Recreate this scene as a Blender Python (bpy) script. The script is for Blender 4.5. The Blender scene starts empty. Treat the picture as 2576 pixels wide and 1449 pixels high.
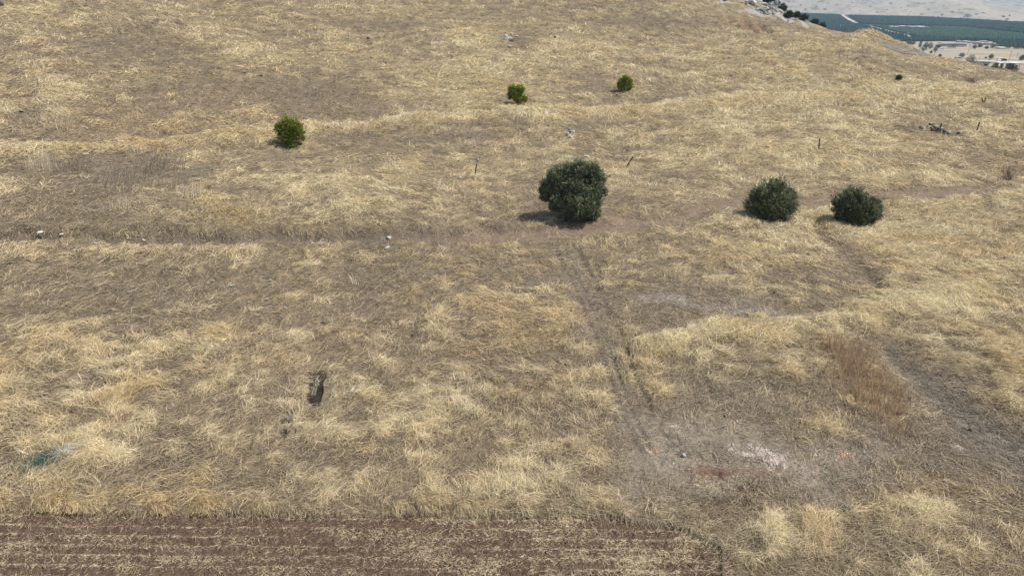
import bpy, math, random
import numpy as np
from mathutils import Vector
rng=np.random.default_rng(7); random.seed(7)
SC=bpy.context.scene; COL=SC.collection
# ------------------------------------------------------------------ camera, sky, sun, exposure
PITCH=math.radians(24.1); F=1717.3; CX,CY=1288.0,724.5; H=14.0
cp,sp=math.cos(PITCH),math.sin(PITCH)
cd=bpy.data.cameras.new('camera'); cam=bpy.data.objects.new('camera',cd); COL.objects.link(cam)
cam.location=(0,0,H); cam.rotation_euler=(math.radians(90)-PITCH,0,0)
cd.sensor_width=36; cd.lens=24; cd.clip_start=.5; cd.clip_end=20000
SC.camera=cam
SUN_DIR=Vector((.60,-.02,1.0)).normalized()          # towards the sun: high, on the right
SUN_EL=math.asin(SUN_DIR.z); SUN_AZ=math.atan2(SUN_DIR.x,SUN_DIR.y)
w=bpy.data.worlds.new('World'); SC.world=w; w.use_nodes=True
nt=w.node_tree; bg=nt.nodes['Background']; sky=nt.nodes.new('ShaderNodeTexSky')
sky.sky_type='NISHITA'; sky.sun_disc=False; sky.sun_elevation=SUN_EL; sky.sun_rotation=SUN_AZ
sky.dust_density=3.0; sky.air_density=1.0
nt.links.new(sky.outputs[0],bg.inputs[0]); bg.inputs[1].default_value=.085
sd=bpy.data.lights.new('sun','SUN'); so=bpy.data.objects.new('sun',sd); COL.objects.link(so)
sd.energy=3.3; sd.angle=math.radians(1.6); sd.color=(1,.955,.88)
so.rotation_euler=SUN_DIR.to_track_quat('Z','Y').to_euler()
SC.view_settings.view_transform='Standard'; SC.view_settings.look='None'
SC.view_settings.gamma=1; SC.view_settings.exposure=0.60
try: SC.cycles.volume_bounces=0; SC.cycles.max_bounces=6; SC.cycles.transparent_max_bounces=4
except Exception: pass
# ------------------------------------------------------------------ helpers
def ray(px,py):
    u=(np.asarray(px,float)-CX)/F; v=(CY-np.asarray(py,float))/F
    return u, cp+v*sp, -sp+v*cp
def proj(x,y,z):
    zc=np.maximum(y*cp-(z-H)*sp,.1); yc=y*sp+(z-H)*cp
    return CX+F*x/zc, CY-F*yc/zc
def _h(ix,iy,s):
    n=(ix.astype(np.int64)*374761393+iy.astype(np.int64)*668265263+s*974634777)&0x7fffffff
    n=((n^(n>>13))*1274126177)&0x7fffffff; n=((n^(n>>15))*2246822519)&0x7fffffff
    return (n^(n>>16)).astype(np.float64)/0x7fffffff
def vn(x,y,s=0):
    x=np.asarray(x,float); y=np.asarray(y,float)
    x0=np.floor(x); y0=np.floor(y); fx=x-x0; fy=y-y0
    fx=fx*fx*fx*(fx*(fx*6-15)+10); fy=fy*fy*fy*(fy*(fy*6-15)+10)
    ix=x0.astype(np.int64); iy=y0.astype(np.int64)
    a=_h(ix,iy,s); b=_h(ix+1,iy,s); c=_h(ix,iy+1,s); d=_h(ix+1,iy+1,s)
    return (a*(1-fx)+b*fx)*(1-fy)+(c*(1-fx)+d*fx)*fy*1.0 - .5
def fbm(x,y,s=0,o=3):
    t=0; a=1
    for k in range(o):
        c,q=math.cos(.7*k+.3),math.sin(.7*k+.3)
        t=t+a*vn((x*c-y*q)*2**k+13.7*k,(x*q+y*c)*2**k-7.1*k,s+k); a*=.5
    return t
def sstep(a,b,x): t=np.clip((x-a)/(b-a),0,1); return t*t*(3-2*t)
def link_mesh(name,me,parent=None,mat=None,**kw):
    o=bpy.data.objects.new(name,me); COL.objects.link(o)
    if parent: o.parent=parent
    if mat: me.materials.append(mat)
    for k,v in kw.items(): o[k]=v
    return o
def np_mesh(name,V,Fc,col=None,smooth=False):
    """V (n,3), Fc (m,k) with one k"""
    me=bpy.data.meshes.new(name); V=np.ascontiguousarray(V,np.float32); Fc=np.ascontiguousarray(Fc,np.int32)
    n=len(V); m,k=Fc.shape
    me.vertices.add(n); me.vertices.foreach_set('co',V.ravel())
    me.loops.add(m*k); me.loops.foreach_set('vertex_index',Fc.ravel())
    me.polygons.add(m); me.polygons.foreach_set('loop_start',np.arange(m,dtype=np.int32)*k)
    me.polygons.foreach_set('loop_total',np.full(m,k,np.int32))
    me.polygons.foreach_set('use_smooth',np.full(m,smooth))
    if col is not None:
        a=me.color_attributes.new('Col','FLOAT_COLOR','POINT')
        c=np.ones((n,4),np.float32); c[:,:3]=np.clip(col,0,1); a.data.foreach_set('color',c.ravel())
    me.update(); me.validate(); return me
def empty(name,loc,rz=0,**kw):
    o=bpy.data.objects.new(name,None); COL.objects.link(o); o.location=loc; o.rotation_euler=(0,0,rz)
    o.empty_display_size=.3
    for k,v in kw.items(): o[k]=v
    return o
def mat_simple(name,c,rough=.8,spec=.2,noise=None,scale=5,bump=0,attr=False,transl=0,metal=0):
    m=bpy.data.materials.new(name); m.use_nodes=True; t=m.node_tree; b=t.nodes['Principled BSDF']
    b.inputs['Roughness'].default_value=rough; b.inputs['Specular IOR Level'].default_value=spec
    b.inputs['Metallic'].default_value=metal
    src=None
    if attr:
        a=t.nodes.new('ShaderNodeAttribute'); a.attribute_name='Col'; src=a.outputs['Color']
    else:
        r=t.nodes.new('ShaderNodeRGB'); r.outputs[0].default_value=(*c,1); src=r.outputs[0]
    if noise:
        n=t.nodes.new('ShaderNodeTexNoise'); n.inputs['Scale'].default_value=scale; n.inputs['Detail'].default_value=5
        tc=t.nodes.new('ShaderNodeTexCoord'); t.links.new(tc.outputs['Object'],n.inputs['Vector'])
        mr=t.nodes.new('ShaderNodeMapRange'); mr.inputs[1].default_value=.3; mr.inputs[2].default_value=.7
        mr.inputs[3].default_value=1-noise; mr.inputs[4].default_value=1+noise
        t.links.new(n.outputs['Fac'],mr.inputs[0])
        mx=t.nodes.new('ShaderNodeVectorMath'); mx.operation='SCALE'
        t.links.new(src,mx.inputs[0]); t.links.new(mr.outputs[0],mx.inputs['Scale']); src=mx.outputs[0]
        if bump:
            bp=t.nodes.new('ShaderNodeBump'); bp.inputs['Strength'].default_value=.8; bp.inputs['Distance'].default_value=bump
            t.links.new(n.outputs['Fac'],bp.inputs['Height']); t.links.new(bp.outputs[0],b.inputs['Normal'])
    t.links.new(src,b.inputs['Base Color'])
    if transl:
        tr=t.nodes.new('ShaderNodeBsdfTranslucent'); t.links.new(src,tr.inputs['Color'])
        ms=t.nodes.new('ShaderNodeMixShader'); ms.inputs[0].default_value=transl
        t.links.new(b.outputs[0],ms.inputs[1]); t.links.new(tr.outputs[0],ms.inputs[2])
        t.links.new(ms.outputs[0],t.nodes['Material Output'].inputs['Surface'])
    return m
# ------------------------------------------------------------------ near hillside: height field on a polar grid round the viewpoint's foot
CP=[]
def RR(px,py,r):
    a,b,c=ray(px,py); h=math.hypot(a,b); CP.append((math.atan2(a,b),r,H+r*c/h))
def ZZ(px,py,z):
    a,b,c=ray(px,py); h=math.hypot(a,b); r=(z-H)/c*h; CP.append((math.atan2(a,b),r,z))
for px in (-300,300,900,1500,2100,2900): ZZ(px,1500,0.0)
for px in (-300,400,1100,1800,2450,2900): ZZ(px,1100,0.0)
for px,z in ((-300,0),(400,0),(1100,0),(1800,.2),(2450,-.2),(2900,-.6)): ZZ(px,800,z)
for px,z in ((-300,.3),(300,.2),(900,.1),(1300,0),(1800,-.2),(2300,-.8),(2900,-1.2)): ZZ(px,615,z)
for px,z in ((-300,1.5),(300,1.3),(900,1.0),(1400,.5),(1800,.1),(2300,-.8),(2900,-1.6)): ZZ(px,520,z)
for px,r in ((-300,68),(400,62),(900,60),(1300,60),(1700,62),(2100,68),(2500,78),(2900,86)): RR(px,380,r)
for px,r in ((-300,80),(400,78),(900,78),(1300,80),(1700,85),(2100,94),(2500,108)): RR(px,215,r)
for px,r in ((-300,98),(400,98),(900,100),(1300,104),(1700,111),(2100,124)): RR(px,90,r)
for px,r in ((-300,114),(400,115),(900,120),(1300,127),(1700,138)): RR(px,0,r)
CREST=[(1768,0,150),(1868,33,150),(1951,50,150),(2018,67,150),(2084,85,150),(2117,90,149),(2150,84,152),(2190,80,154),(2217,88,154),(2265,108,150),(2334,138,143),(2401,155,137),(2451,166,134),(2518,177,130),(2576,188,127),(2700,212,122),(2900,245,118)]
for c in CREST: RR(*c)
for px in (-300,400,900,1300,1600): RR(px,-60,150)
CPA=np.array(CP)
def tps(x1,y1,x2,y2):
    d=(x1[:,None]-x2[None])**2+(y1[:,None]-y2[None])**2
    return .5*d*np.log(d+1e-12)
_tx=CPA[:,0]*1.3; _ty=np.log(CPA[:,1]); _n=len(CPA)
A=np.zeros((_n+3,_n+3)); A[:_n,:_n]=tps(_tx,_ty,_tx,_ty)+np.eye(_n)*1e-4
A[:_n,_n]=1; A[:_n,_n+1]=_tx; A[:_n,_n+2]=_ty; A[_n:,:_n]=A[:_n,_n:].T
_w=np.linalg.solve(A,np.r_[CPA[:,2],0,0,0])
def base_z(th,r):
    x=np.clip(th,-.92,.94)*1.3; y=np.log(np.maximum(r,11.))
    sh=x.shape; x=x.ravel(); y=y.ravel(); out=np.empty(len(x))
    for i in range(0,len(x),40000):
        out[i:i+40000]=tps(x[i:i+40000],y[i:i+40000],_tx,_ty)@_w[:_n]+_w[_n]+_w[_n+1]*x[i:i+40000]+_w[_n+2]*y[i:i+40000]
    return out.reshape(sh)
cth=np.array([math.atan2(*ray(p,q)[:2]) for p,q,_ in CREST]); crr=np.array([c[2] for c in CREST],float)
TH0,TH1,NT=math.radians(-60),math.radians(60),1150
R0,R1,NR=6.0,420.0,900
LR0,LR1=math.log(R0),math.log(R1)
ths=np.linspace(TH0,TH1,NT); lrs=np.linspace(LR0,LR1,NR); TH,LR=np.meshgrid(ths,lrs); RG=np.exp(LR)
# coarse evaluation of the smooth base, then bilinear refinement
cT=np.linspace(TH0,TH1,231); cL=np.linspace(LR0,math.log(175),200); T2,L2=np.meshgrid(cT,cL)
cz=base_z(T2,np.exp(L2))
def bil(G,t0,t1,l0,l1,th,lr):
    m,n=G.shape[:2]
    a=np.clip((th-t0)/(t1-t0)*(n-1),0,n-1.0001); b=np.clip((lr-l0)/(l1-l0)*(m-1),0,m-1.0001)
    i=a.astype(int); j=b.astype(int); fa=a-i; fb=b-j
    if G.ndim==3: fa=fa[...,None]; fb=fb[...,None]
    return (G[j,i]*(1-fa)+G[j,i+1]*fa)*(1-fb)+(G[j+1,i]*(1-fa)+G[j+1,i+1]*fa)*fb
rc=np.interp(ths,cth,crr,left=152.)[None,:]
rin=np.minimum(RG,rc)
ZG=bil(cz,TH0,TH1,LR0,math.log(175),TH,np.log(rin))
over=np.maximum(RG-rc,0)
ZG=ZG-over*.10-np.minimum(over,60)**2*.0035-np.maximum(over-60,0)*.42
# rocky spur just beyond the crest
RID=[(1600,-70),(1768,-22),(1868,-8),(1905,8),(1950,22),(2000,46),(2040,66),(2084,79),(2130,86),(2200,100)]
rth=np.array([math.atan2(*ray(*p)[:2]) for p in RID]); rz=np.array([H+205*ray(*p)[2]/math.hypot(*ray(*p)[:2]) for p in RID])
ridz=np.interp(ths,rth,rz,left=-60,right=-60)[None,:]-.006*(RG-205)**2
ZG=np.where(over>8,np.maximum(ZG,ridz),ZG)
XG=RG*np.sin(TH); YG=RG*np.cos(TH)
PX,PY=proj(XG,YG,ZG)                                     # where each ground point is found in the survey picture
WX=PX+24*fbm(XG*.45,YG*.45,51,3)*np.clip(30/RG,.3,1.2); WY=PY+26*fbm(XG*.45,YG*.45,77,3)*np.clip(30/RG,.2,1.2)
def ell(x,y,rx,ry,rot=0,p=1.):
    c,s=math.cos(math.radians(rot)),math.sin(math.radians(rot))
    dx=WX-x; dy=WY-y; a=(dx*c+dy*s)/rx; b=(-dx*s+dy*c)/ry
    return np.exp(-(a*a+b*b)**p)
def stroke(pts,wd,warp=True,wy=None):
    X,Y=(WX,WY) if warp else (PX,PY)
    wd=np.full(len(pts),float(wd)) if np.isscalar(wd) else np.array(wd,float)
    best=np.full(X.shape,9e9)
    for k in range(len(pts)-1):
        (x0,y0),(x1,y1)=pts[k],pts[k+1]; dx,dy=x1-x0,y1-y0; L=dx*dx+dy*dy
        t=np.clip(((X-x0)*dx+(Y-y0)*dy)/L,0,1)
        d=np.hypot(X-x0-t*dx,Y-y0-t*dy)/(wd[k]*(1-t)+wd[k+1]*t); best=np.minimum(best,d)
    return np.exp(-best**2)
def poly(pts,soft=4.,warp=0.):
    """signed soft inside mask of a polygon in survey coordinates"""
    X=PX+(WX-PX)*warp; Y=PY+(WY-PY)*warp
    ins=np.zeros(X.shape,bool); dmin=np.full(X.shape,9e9); n=len(pts)
    for k in range(n):
        (x0,y0),(x1,y1)=pts[k],pts[(k+1)%n]
        if y0!=y1:
            c=((Y<y0)!=(Y<y1)); xi=x0+(Y-y0)*(x1-x0)/(y1-y0); ins^=c&(X<xi)
        dx,dy=x1-x0,y1-y0; t=np.clip(((X-x0)*dx+(Y-y0)*dy)/(dx*dx+dy*dy),0,1)
        dmin=np.minimum(dmin,np.hypot(X-x0-t*dx,Y-y0-t*dy))
    return np.where(ins,.5+.5*np.clip(dmin/soft,0,1),.5-.5*np.clip(dmin/soft,0,1))
# --- how much pale straw stands on each spot
STR=[(120,860,120,45,.6),(240,1020,60,32,.75),(235,1120,80,55,.7),(40,960,60,40,.35),(560,545,95,38,.75),(740,575,110,22,.3),(840,655,120,18,.6),
(600,640,70,14,.35),(340,638,90,14,.5),(210,650,30,20,.3),(520,655,60,14,.35),(1340,800,120,60,.5),(1350,860,90,30,.6),(1240,770,140,60,.3),
(1310,975,80,40,.35),(1060,1090,110,34,.6),(1160,1015,70,36,.4),(950,905,22,14,.8),(700,850,50,30,.45),(530,950,120,24,.3),(620,700,60,16,.25),
(870,1005,50,14,.5),(480,880,50,30,.3),(560,860,60,30,.25),(300,1150,80,20,.3),(860,1190,90,22,.25),(380,1090,80,20,.2),(1280,1180,90,30,.25),
(1080,820,60,24,.35),(1250,620,50,20,.3),(1440,630,70,16,.6),(1400,670,40,20,.35),(1510,680,60,22,.4),(1620,720,50,26,.4),(1450,590,30,10,.6),
(1900,620,140,40,.35),(2070,545,60,24,.7),(2250,600,160,40,.55),(2350,560,180,45,.5),(2330,650,200,40,.3),(2420,700,150,50,.5),(2230,720,80,24,.5),
(2420,770,120,40,.55),(2530,880,120,50,.55),(2480,960,110,45,.35),(2480,1040,75,42,.6),(2180,1290,190,30,.55),(1950,1370,130,36,.7),(1900,1340,60,14,.6),
(2360,1320,90,24,.4),(2500,1270,70,20,.5),(2100,1055,100,20,.4),(2000,1080,60,12,.3),(2280,1100,60,24,.3),(2230,1160,60,20,.3),(1880,930,120,30,.2),
(1720,880,110,30,.3),(1760,925,60,30,.3),(1650,1000,40,50,.35),(1960,860,80,14,.3),(1840,780,26,12,.5),(1830,700,60,20,.3),(1690,760,60,12,.2),
(1130,190,260,70,.3),(1250,130,120,40,.25),(1100,240,200,50,.3),(1800,330,230,60,.28),(1400,330,140,40,.2),(1700,150,420,50,.25),(2200,310,300,50,.12),
(2050,420,240,50,.25),(620,285,60,18,.65),(640,130,90,24,.5),(720,160,90,30,.2),(1180,90,80,30,.3),(1450,120,100,40,.3),(720,470,220,50,.3),
(950,520,180,40,.3),(1000,430,160,50,.25),(470,395,60,14,.4),(110,60,120,50,.25),(180,200,100,30,.25),(100,250,80,30,.3),(520,70,90,40,.25),
(380,180,60,20,.3),(1640,410,100,40,.3),(1560,450,80,50,.3),(2200,450,260,30,.35),(1250,470,70,30,.2),(560,430,60,20,.3),(2100,200,150,20,.2),
(2350,250,150,20,.3),(2480,330,100,30,.2),(2200,380,80,20,.3),(850,110,60,30,.3),(60,30,60,14,.2),(900,30,200,20,.2),(30,640,60,12,.4),(1700,1290,120,20,.25)]
DRK=[(860,255,170,60,.6),(700,220,120,30,.4),(470,255,180,60,.2),(300,110,120,26,.6),(420,140,120,30,.4),(380,425,200,44,.55),(180,505,150,70,.5),
(80,545,120,40,.35),(300,545,160,34,.25),(120,430,80,26,.2),(60,300,60,40,.4),(200,180,90,16,.3),(420,690,260,26,.35),(650,735,260,36,.45),(280,735,200,30,.45),
(900,705,70,40,.7),(60,720,120,20,.3),(180,790,220,20,.45),(560,790,200,22,.3),(100,1000,70,20,.35),(520,1030,120,20,.4),(700,950,90,30,.3),
(350,1190,160,28,.5),(560,1160,120,30,.35),(730,1170,150,50,.4),(920,1140,70,30,.35),(900,1220,160,30,.3),(1150,1150,120,40,.45),(1080,900,120,30,.35),
(1000,770,160,40,.3),(1180,960,70,30,.4),(1350,920,140,24,.5),(1300,1040,160,20,.35),(1420,1080,80,40,.3),(1170,660,120,20,.35),(1330,700,80,30,.35),
(1180,720,60,20,.3),(1640,740,70,24,.3),(1720,745,150,26,.6),(1880,790,200,26,.6),(1600,800,100,40,.4),(1560,640,60,20,.2),(1740,810,150,26,.35),
(2130,640,70,26,.4,45),(2400,690,60,20,.4),(2000,700,120,20,.3),(2060,760,60,20,.3),(1850,990,220,40,.75),(1700,985,90,40,.4),(2300,940,110,34,.6,35),(2400,1000,90,40,.75,35),(2250,860,80,20,.3),
(2520,1130,130,40,.6),(2380,1130,160,60,.6),(2180,1170,90,26,.3),(2300,1200,140,20,.3),(1940,1120,70,30,.5),(1800,1230,240,30,.6),(2250,1340,130,34,.35,35),(2100,1420,100,26,.35),
(2450,1420,160,24,.2),(2350,1270,60,10,.2),(2250,1225,220,26,.35),(1690,440,100,26,.4),(2080,455,60,24,.35),(1460,330,50,16,.4),(1230,320,140,16,.35),
(1150,350,160,16,.4),(930,355,60,12,.4),(980,385,140,14,.3),(1950,340,60,14,.3),(2330,330,90,14,.35),(1750,360,100,18,.2),(1650,60,160,14,.35),
(1950,62,90,10,.3),(2200,140,100,14,.35),(2330,175,110,12,.35),(2480,200,70,10,.5),(1480,190,80,24,.25),(1300,110,50,16,.5),(1700,230,200,10,.25),(2400,290,100,14,.3),
(1560,390,30,20,.3),(1350,500,80,40,.5),(1500,500,50,30,.4),(2550,440,30,40,.4),(2450,560,150,10,.1),(1100,130,80,14,.3),(760,110,60,16,.3),(980,60,120,14,.3),(30,120,60,20,.3)]
straw=np.full(XG.shape,.40)-.22*sstep(50,34,RG)+.16*sstep(1650,1850,PX)*sstep(1000,800,PY)-.14*sstep(1150,1300,PY)*(PX>1600)
FARK=1+.55*sstep(48,70,RG)
for b in STR: straw+=FARK*b[4]*ell(b[0],b[1],b[2],b[3],b[5] if len(b)>5 else 0)
for b in DRK: straw-=FARK*b[4]*ell(b[0],b[1],b[2],b[3],b[5] if len(b)>5 else 0)
L1=stroke([(-300,395),(0,385),(340,372),(560,345),(800,325),(1100,302),(1640,275),(1800,255),(2150,232),(2576,222)],[13]*10)
L2=stroke([(1600,858),(1760,850),(1900,830),(2100,805),(2250,775),(2400,750)],[14,26,24,22,26,30])
L3=stroke([(1575,870),(1610,930),(1680,1000),(1760,1020)],[22,34,30,16])
edge=stroke([(-300,1262),(0,1266),(700,1272),(1560,1280)],[24]*4)*(PY<1300)
edge2=stroke([(1475,880),(1520,1000),(1545,1130),(1560,1280)],[24,30,30,30])
L4=stroke([(1760,560),(1950,545),(2070,530)],[10,10,14])
L5=stroke([(2020,100),(2150,112),(2300,150),(2450,178)],[8]*4)
L6=stroke([(2210,505),(2450,505),(2576,490)],[12]*3)
straw+=1.45*L1+1.1*L2+.8*L3+.55*edge+.45*edge2+.3*L5+.4*L6+.5*L4
PTH=1; path=stroke([(-300,604),(0,600),(350,608),(700,602),(1000,603),(1300,592),(1500,580),(1640,560),(1780,520),(1900,500),(2000,508),(2200,496),(2400,488),(2500,468),(2560,430),(2700,380)],[7,7,8,9,9,13,18,12,12,14,12,13,13,11,8,6])
bank=stroke([(-300,586),(0,583),(600,586),(1000,585),(1300,575)],[10]*5)
rutA=stroke([(1395,625),(1440,720),(1500,850),(1545,990),(1590,1100),(1640,1200)],[7,7,8,8,9,9],False)
rutB=stroke([(1450,625),(1500,720),(1560,850),(1600,960),(1660,1080),(1740,1190)],[7,7,8,8,9,9],False)
_rb=sstep(1190,1080,PY)*(.3+.7*sstep(-.3,.15,fbm(XG*1.3,YG*.8,811,2))); rutA=rutA*_rb; rutB=rutB*_rb
rutC=.7*stroke([(1425,640),(1470,740),(1525,860),(1570,990),(1625,1110),(1680,1200)],[4,4,5,5,6,6],False)*_rb; rutB=np.maximum(rutB,rutC)
verge=stroke([(1420,640),(1480,760),(1540,880),(1590,1010),(1630,1110)],[26,32,36,42,50])
side=stroke([(2470,480),(2490,560),(2500,650)],[8,10,8])
gul=stroke([(2230,890),(2330,990),(2440,1080),(2576,1160)],[16,30,44,60])
gul2=stroke([(2050,570),(2140,650),(2210,715)],[12,22,12])
gul3=stroke([(1400,860),(1620,790)],[1,1])*0
bare=poly([(1570,1180),(1600,1090),(1720,1040),(1860,1060),(1990,1105),(2150,1122),(2240,1150),(2200,1190),(2090,1200),(2220,1222),(1950,1245),(1740,1245),(1640,1245),(1560,1262)],60,1.9)
dirt2=ell(1720,762,120,12,6)+.8*ell(1900,795,110,9,6)
rust=1.0*stroke([(2070,870),(2130,930),(2200,1000),(2255,1070)],[22,40,36,30])+.9*ell(2250,1243,190,13,2)+.6*ell(2400,1230,120,14)+.5*ell(1290,800,130,50)+.3*ell(1230,880,120,40)+.45*ell(260,320,200,50)+.5*ell(470,300,180,40)+.6*ell(175,515,24,22)+.35*ell(1480,560,100,18)+.6*ell(400,108,70,14)+.5*ell(2520,400,90,60)+.3*ell(860,270,200,50)+.3*ell(560,230,100,40)+.4*ell(1850,260,180,12)+.35*ell(1510,1150,50,60)+.3*ell(2450,650,120,30)+.35*ell(2540,640,50,30)+.35*ell(1350,980,80,40)+.3*ell(800,900,200,70)+.3*ell(2400,1380,200,60)+.3*ell(780,50,100,30)
grey=.8*gul+.7*bare+.5*ell(380,430,140,36)+.4*ell(1850,990,160,40)+.5*ell(2400,960,120,60)+.5*ell(2350,1150,150,50)+.4*ell(2330,570,160,30)+.3*ell(2200,1070,200,60)+.3*ell(1800,760,200,40)
upr=.8*edge+.5*edge2*0+.6*bank+.9*ell(1360,850,110,34)+.9*ell(1310,975,80,36)+.9*ell(560,548,90,34)+.7*ell(2450,930,120,60)+.15*L1+.6*ell(2130,960,80,60)+.5*ell(2480,1040,60,36)
NF=1.9-1.0*sstep(28,75,RG)
NOI=.22*np.clip(vn(XG*1.6+.3*YG,YG*3.2,991)*2,-1,1)*sstep(35,60,RG)+(fbm(XG*1.9,YG*2.1,3,3)*(1-sstep(28,70,RG))*1.3+fbm(XG*.9,YG*1.05,4,3)*sstep(28,70,RG))*1.30+fbm(XG*.45,YG*.6,9,3)*.38+vn(XG*5,YG*5,21)*.3
straw=straw+NOI*np.clip(1.1-.003*RG,.7,1.1)
kill=np.clip(1.35*path+.55*bank*.6+1.1*np.maximum(rutA,rutB)+.7*verge+.7*side+.75*gul+.9*gul2+1.2*dirt2,0,1.3)
straw=straw-kill
straw=straw+.65*stroke([(1840,1350),(1950,1318),(2100,1288),(2300,1282),(2500,1300)],[20,18,16,14,14])
straw=straw-.45*ell(2330,1120,200,50)-.3*ell(2450,1180,150,30)-1.5*bare-.35*ell(1950,1240,260,40)-.3*ell(1950,1020,300,40)-.35*ell(2400,1170,180,30)
# --- the ploughed strip
pl_main=poly([(-900,1278),(0,1282),(700,1289),(1560,1299),(1640,1316),(1760,1345),(1822,1372),(1820,1460),(1800,1900),(-900,1900)],3,.12+1.1*sstep(1480,1620,PX))
pl_mix=poly([(1560,1300),(1640,1255),(1780,1210),(1990,1225),(2040,1262),(1930,1300),(1860,1350),(1830,1420),(1800,1900),(1500,1900)],40,1.8)
rowc=YG+.012*XG
rows=.5+.5*np.cos(rowc*2*math.pi/.36+1.6*fbm(XG*.22,YG*.22,90,2))
plough=np.clip(pl_main,0,1)
soilpatch=sstep(-.16,.10,fbm(XG*.9,YG*.9,61,3))*pl_mix*(1-plough)
straw=straw*(1-plough)-.5*soilpatch-.55*pl_mix*(1-plough)
hole=1.5*ell(782,985,18,35,8,2)+1.4*ell(792,955,16,18,0,2)+1.3*ell(718,1064,15,11,0,2)+1.3*ell(716,1096,11,10,0,2)+1.1*ell(765,1068,22,6,0,2)+1.*ell(690,1085,26,4,-30,2)
# --- relief
hum=.10*fbm(XG*.55,YG*.8,31,3)+.045*fbm(XG*2.2,YG*2.6,37,2)
wave=.10*vn(XG*.8+.5*YG,YG*1.9,41)*sstep(35,60,RG)
lump=.5*fbm(XG*.09,YG*.09,45,2)*sstep(30,60,RG)
soften=1-.75*np.clip(plough+.6*bare,0,1)
DZ=(hum+wave)*soften+lump*sstep(165,120,RG+0)+.10*np.clip(straw,0,1.2)*(1-plough)
DZ+=-.07*np.clip(rutA+rutB,0,1)-.22*np.clip(path,0,1)-.20*gul2-.18*gul+.25*L2+.18*L1+.3*bank-.16*np.clip((hole-.3)*1.5,0,1)
DZ+=(RG>110)*(.95*ell(2185,94,42,12)-.65*ell(2098,97,34,10)+.35*ell(2255,118,40,8)-.3*ell(1990,75,60,6))
DZ+=plough*(.055*rows+.05*fbm(XG*5,YG*5,71,2)-.14)+(.05*fbm(XG*4,YG*4,72,3)+.06*fbm(XG*1.2,YG*1.2,73,2))*np.clip(bare+soilpatch+dirt2,0,1)
SP=sstep(8,18,over)*sstep(.2,.27,TH)*sstep(.44,.36,TH)
DZ+=SP*(1.6*np.abs(fbm(XG*.14,YG*.14,81,3)))
# two eroded cuts and low bank below the crest, upper right
cut=ell(2226*1,0,1,1)*0
for (x0,y0,x1,y1,wd) in ((1870,52,1905,74,6),(1906,58,1940,78,6),(1880,70,1830,50,5)): DZ-=.7*stroke([(x0,y0),(x1,y1)],wd,False)*(RG>110)
DZ=DZ*sstep(6.2,9,RG)
ZG=ZG+DZ
# --- colours of the soil and the flattened mat
def C(*c): return np.array(c,float)
f1=fbm(XG*1.1,YG*1.3,101,3)[...,None]; f2=fbm(XG*6,YG*6,103,2)[...,None]; f3=vn(XG*17,YG*17,107)[...,None]
CG=C(.150,.120,.084)*(1+.35*f1+.30*f2+.22*f3)
CG=CG+(C(.44,.345,.20)-C(.235,.18,.126))*np.clip(straw,0,1)[...,None]*.55
def mixc(c,m): 
    global CG
    m=np.clip(m,0,1)[...,None]; CG=CG*(1-m)+c*(1+.30*f2+.25*f3)*m
mixc(C(.24,.17,.11),.45*rust); mixc(C(.185,.160,.130),.7*grey)
mixc(C(.185,.142,.102),1.0*path); mixc(C(.12,.10,.078),.7*path*sstep(1250,1000,PX)); mixc(C(.205,.175,.132)*1.0,bare*.9); mixc(C(.25,.225,.2),.9*dirt2); mixc(C(.17,.145,.115),.7*verge); mixc(C(.13,.105,.08),.75*np.clip(rutA+rutB,0,1))
mixc(C(.11,.077,.054),soilpatch); mixc(C(.098,.068,.048),plough)
red=1.4*ell(1850,1190,120,14,2)+.8*ell(1790,1205,60,9,-8)+.7*ell(2000,1196,60,6)+.5*ell(1480,560,40,14)
mixc(C(.135,.085,.062),red*(.6+.8*f1[...,0]))
lime=1.3*ell(1862,1133,40,8,14)+1.4*ell(1905,1142,52,18,25)+1.2*ell(1945,1162,34,12,30)+.8*ell(2050,1148,24,5,20)+.8*ell(1950,1195,34,7,30)+.9*ell(1830,1032,30,6,40)+.8*ell(2330,1040,50,5,25)+.9*ell(2395,1125,24,5,10)+.5*ell(1800,1050,60,8)+.5*ell(1700,1060,50,6)
mixc(C(.44,.37,.31),sstep(.40,.62,lime*(.62+1.5*vn(XG*2.8,YG*2.8,121)+1.3*vn(XG*8,YG*8,122))))
orng=1.1*ell(2120,1138,34,9,10)+.9*ell(1650,1138,34,6,-12)+.6*ell(1660,1185,20,4)+.5*ell(1700,1075,16,6)+.4*ell(1560,900,0.1,.1)
mixc(C(.38,.23,.16),sstep(.4,.7,orng*(.6+1.5*vn(XG*3.5,YG*3.5,131)+1.2*vn(XG*9,YG*9,132))))
mixc(C(.032,.026,.022),sstep(.45,.75,hole*(.85+.9*f1[...,0])+.5*f2[...,0]))
mnd=(RG>110)*(ell(2190,94,44,9)+.8*ell(2250,116,40,8)+.6*ell(2330,160,60,8)); mixc(C(.22,.155,.09),.6*mnd)
cuts=1.5*stroke([(1868,53),(1905,76)],6,False)+stroke([(1908,60),(1942,80)],6,False)+.6*stroke([(1800,42),(1850,62)],6,False)
mixc(C(.19,.125,.08),cuts*(RG<170)); 
asph=poly([(2178,108),(2206,108),(2300,128),(2335,140),(2270,140),(2240,132)],3)*(RG<165)
mixc(C(.30,.29,.28),0*asph)
straw=straw-1.4*sstep(.4,.7,hole)-.9*cuts-1.5*red*.5-2*asph
rockz=SP*sstep(.0,.3,fbm(XG*.5,YG*.5,141,3)); mixc(C(.30,.285,.26),rockz)
GRID=np.stack([ZG,straw,rust,grey,upr,plough,bare+.8*dirt2+.5*red,path+.6*(rutA+rutB),pl_mix],-1)
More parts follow.
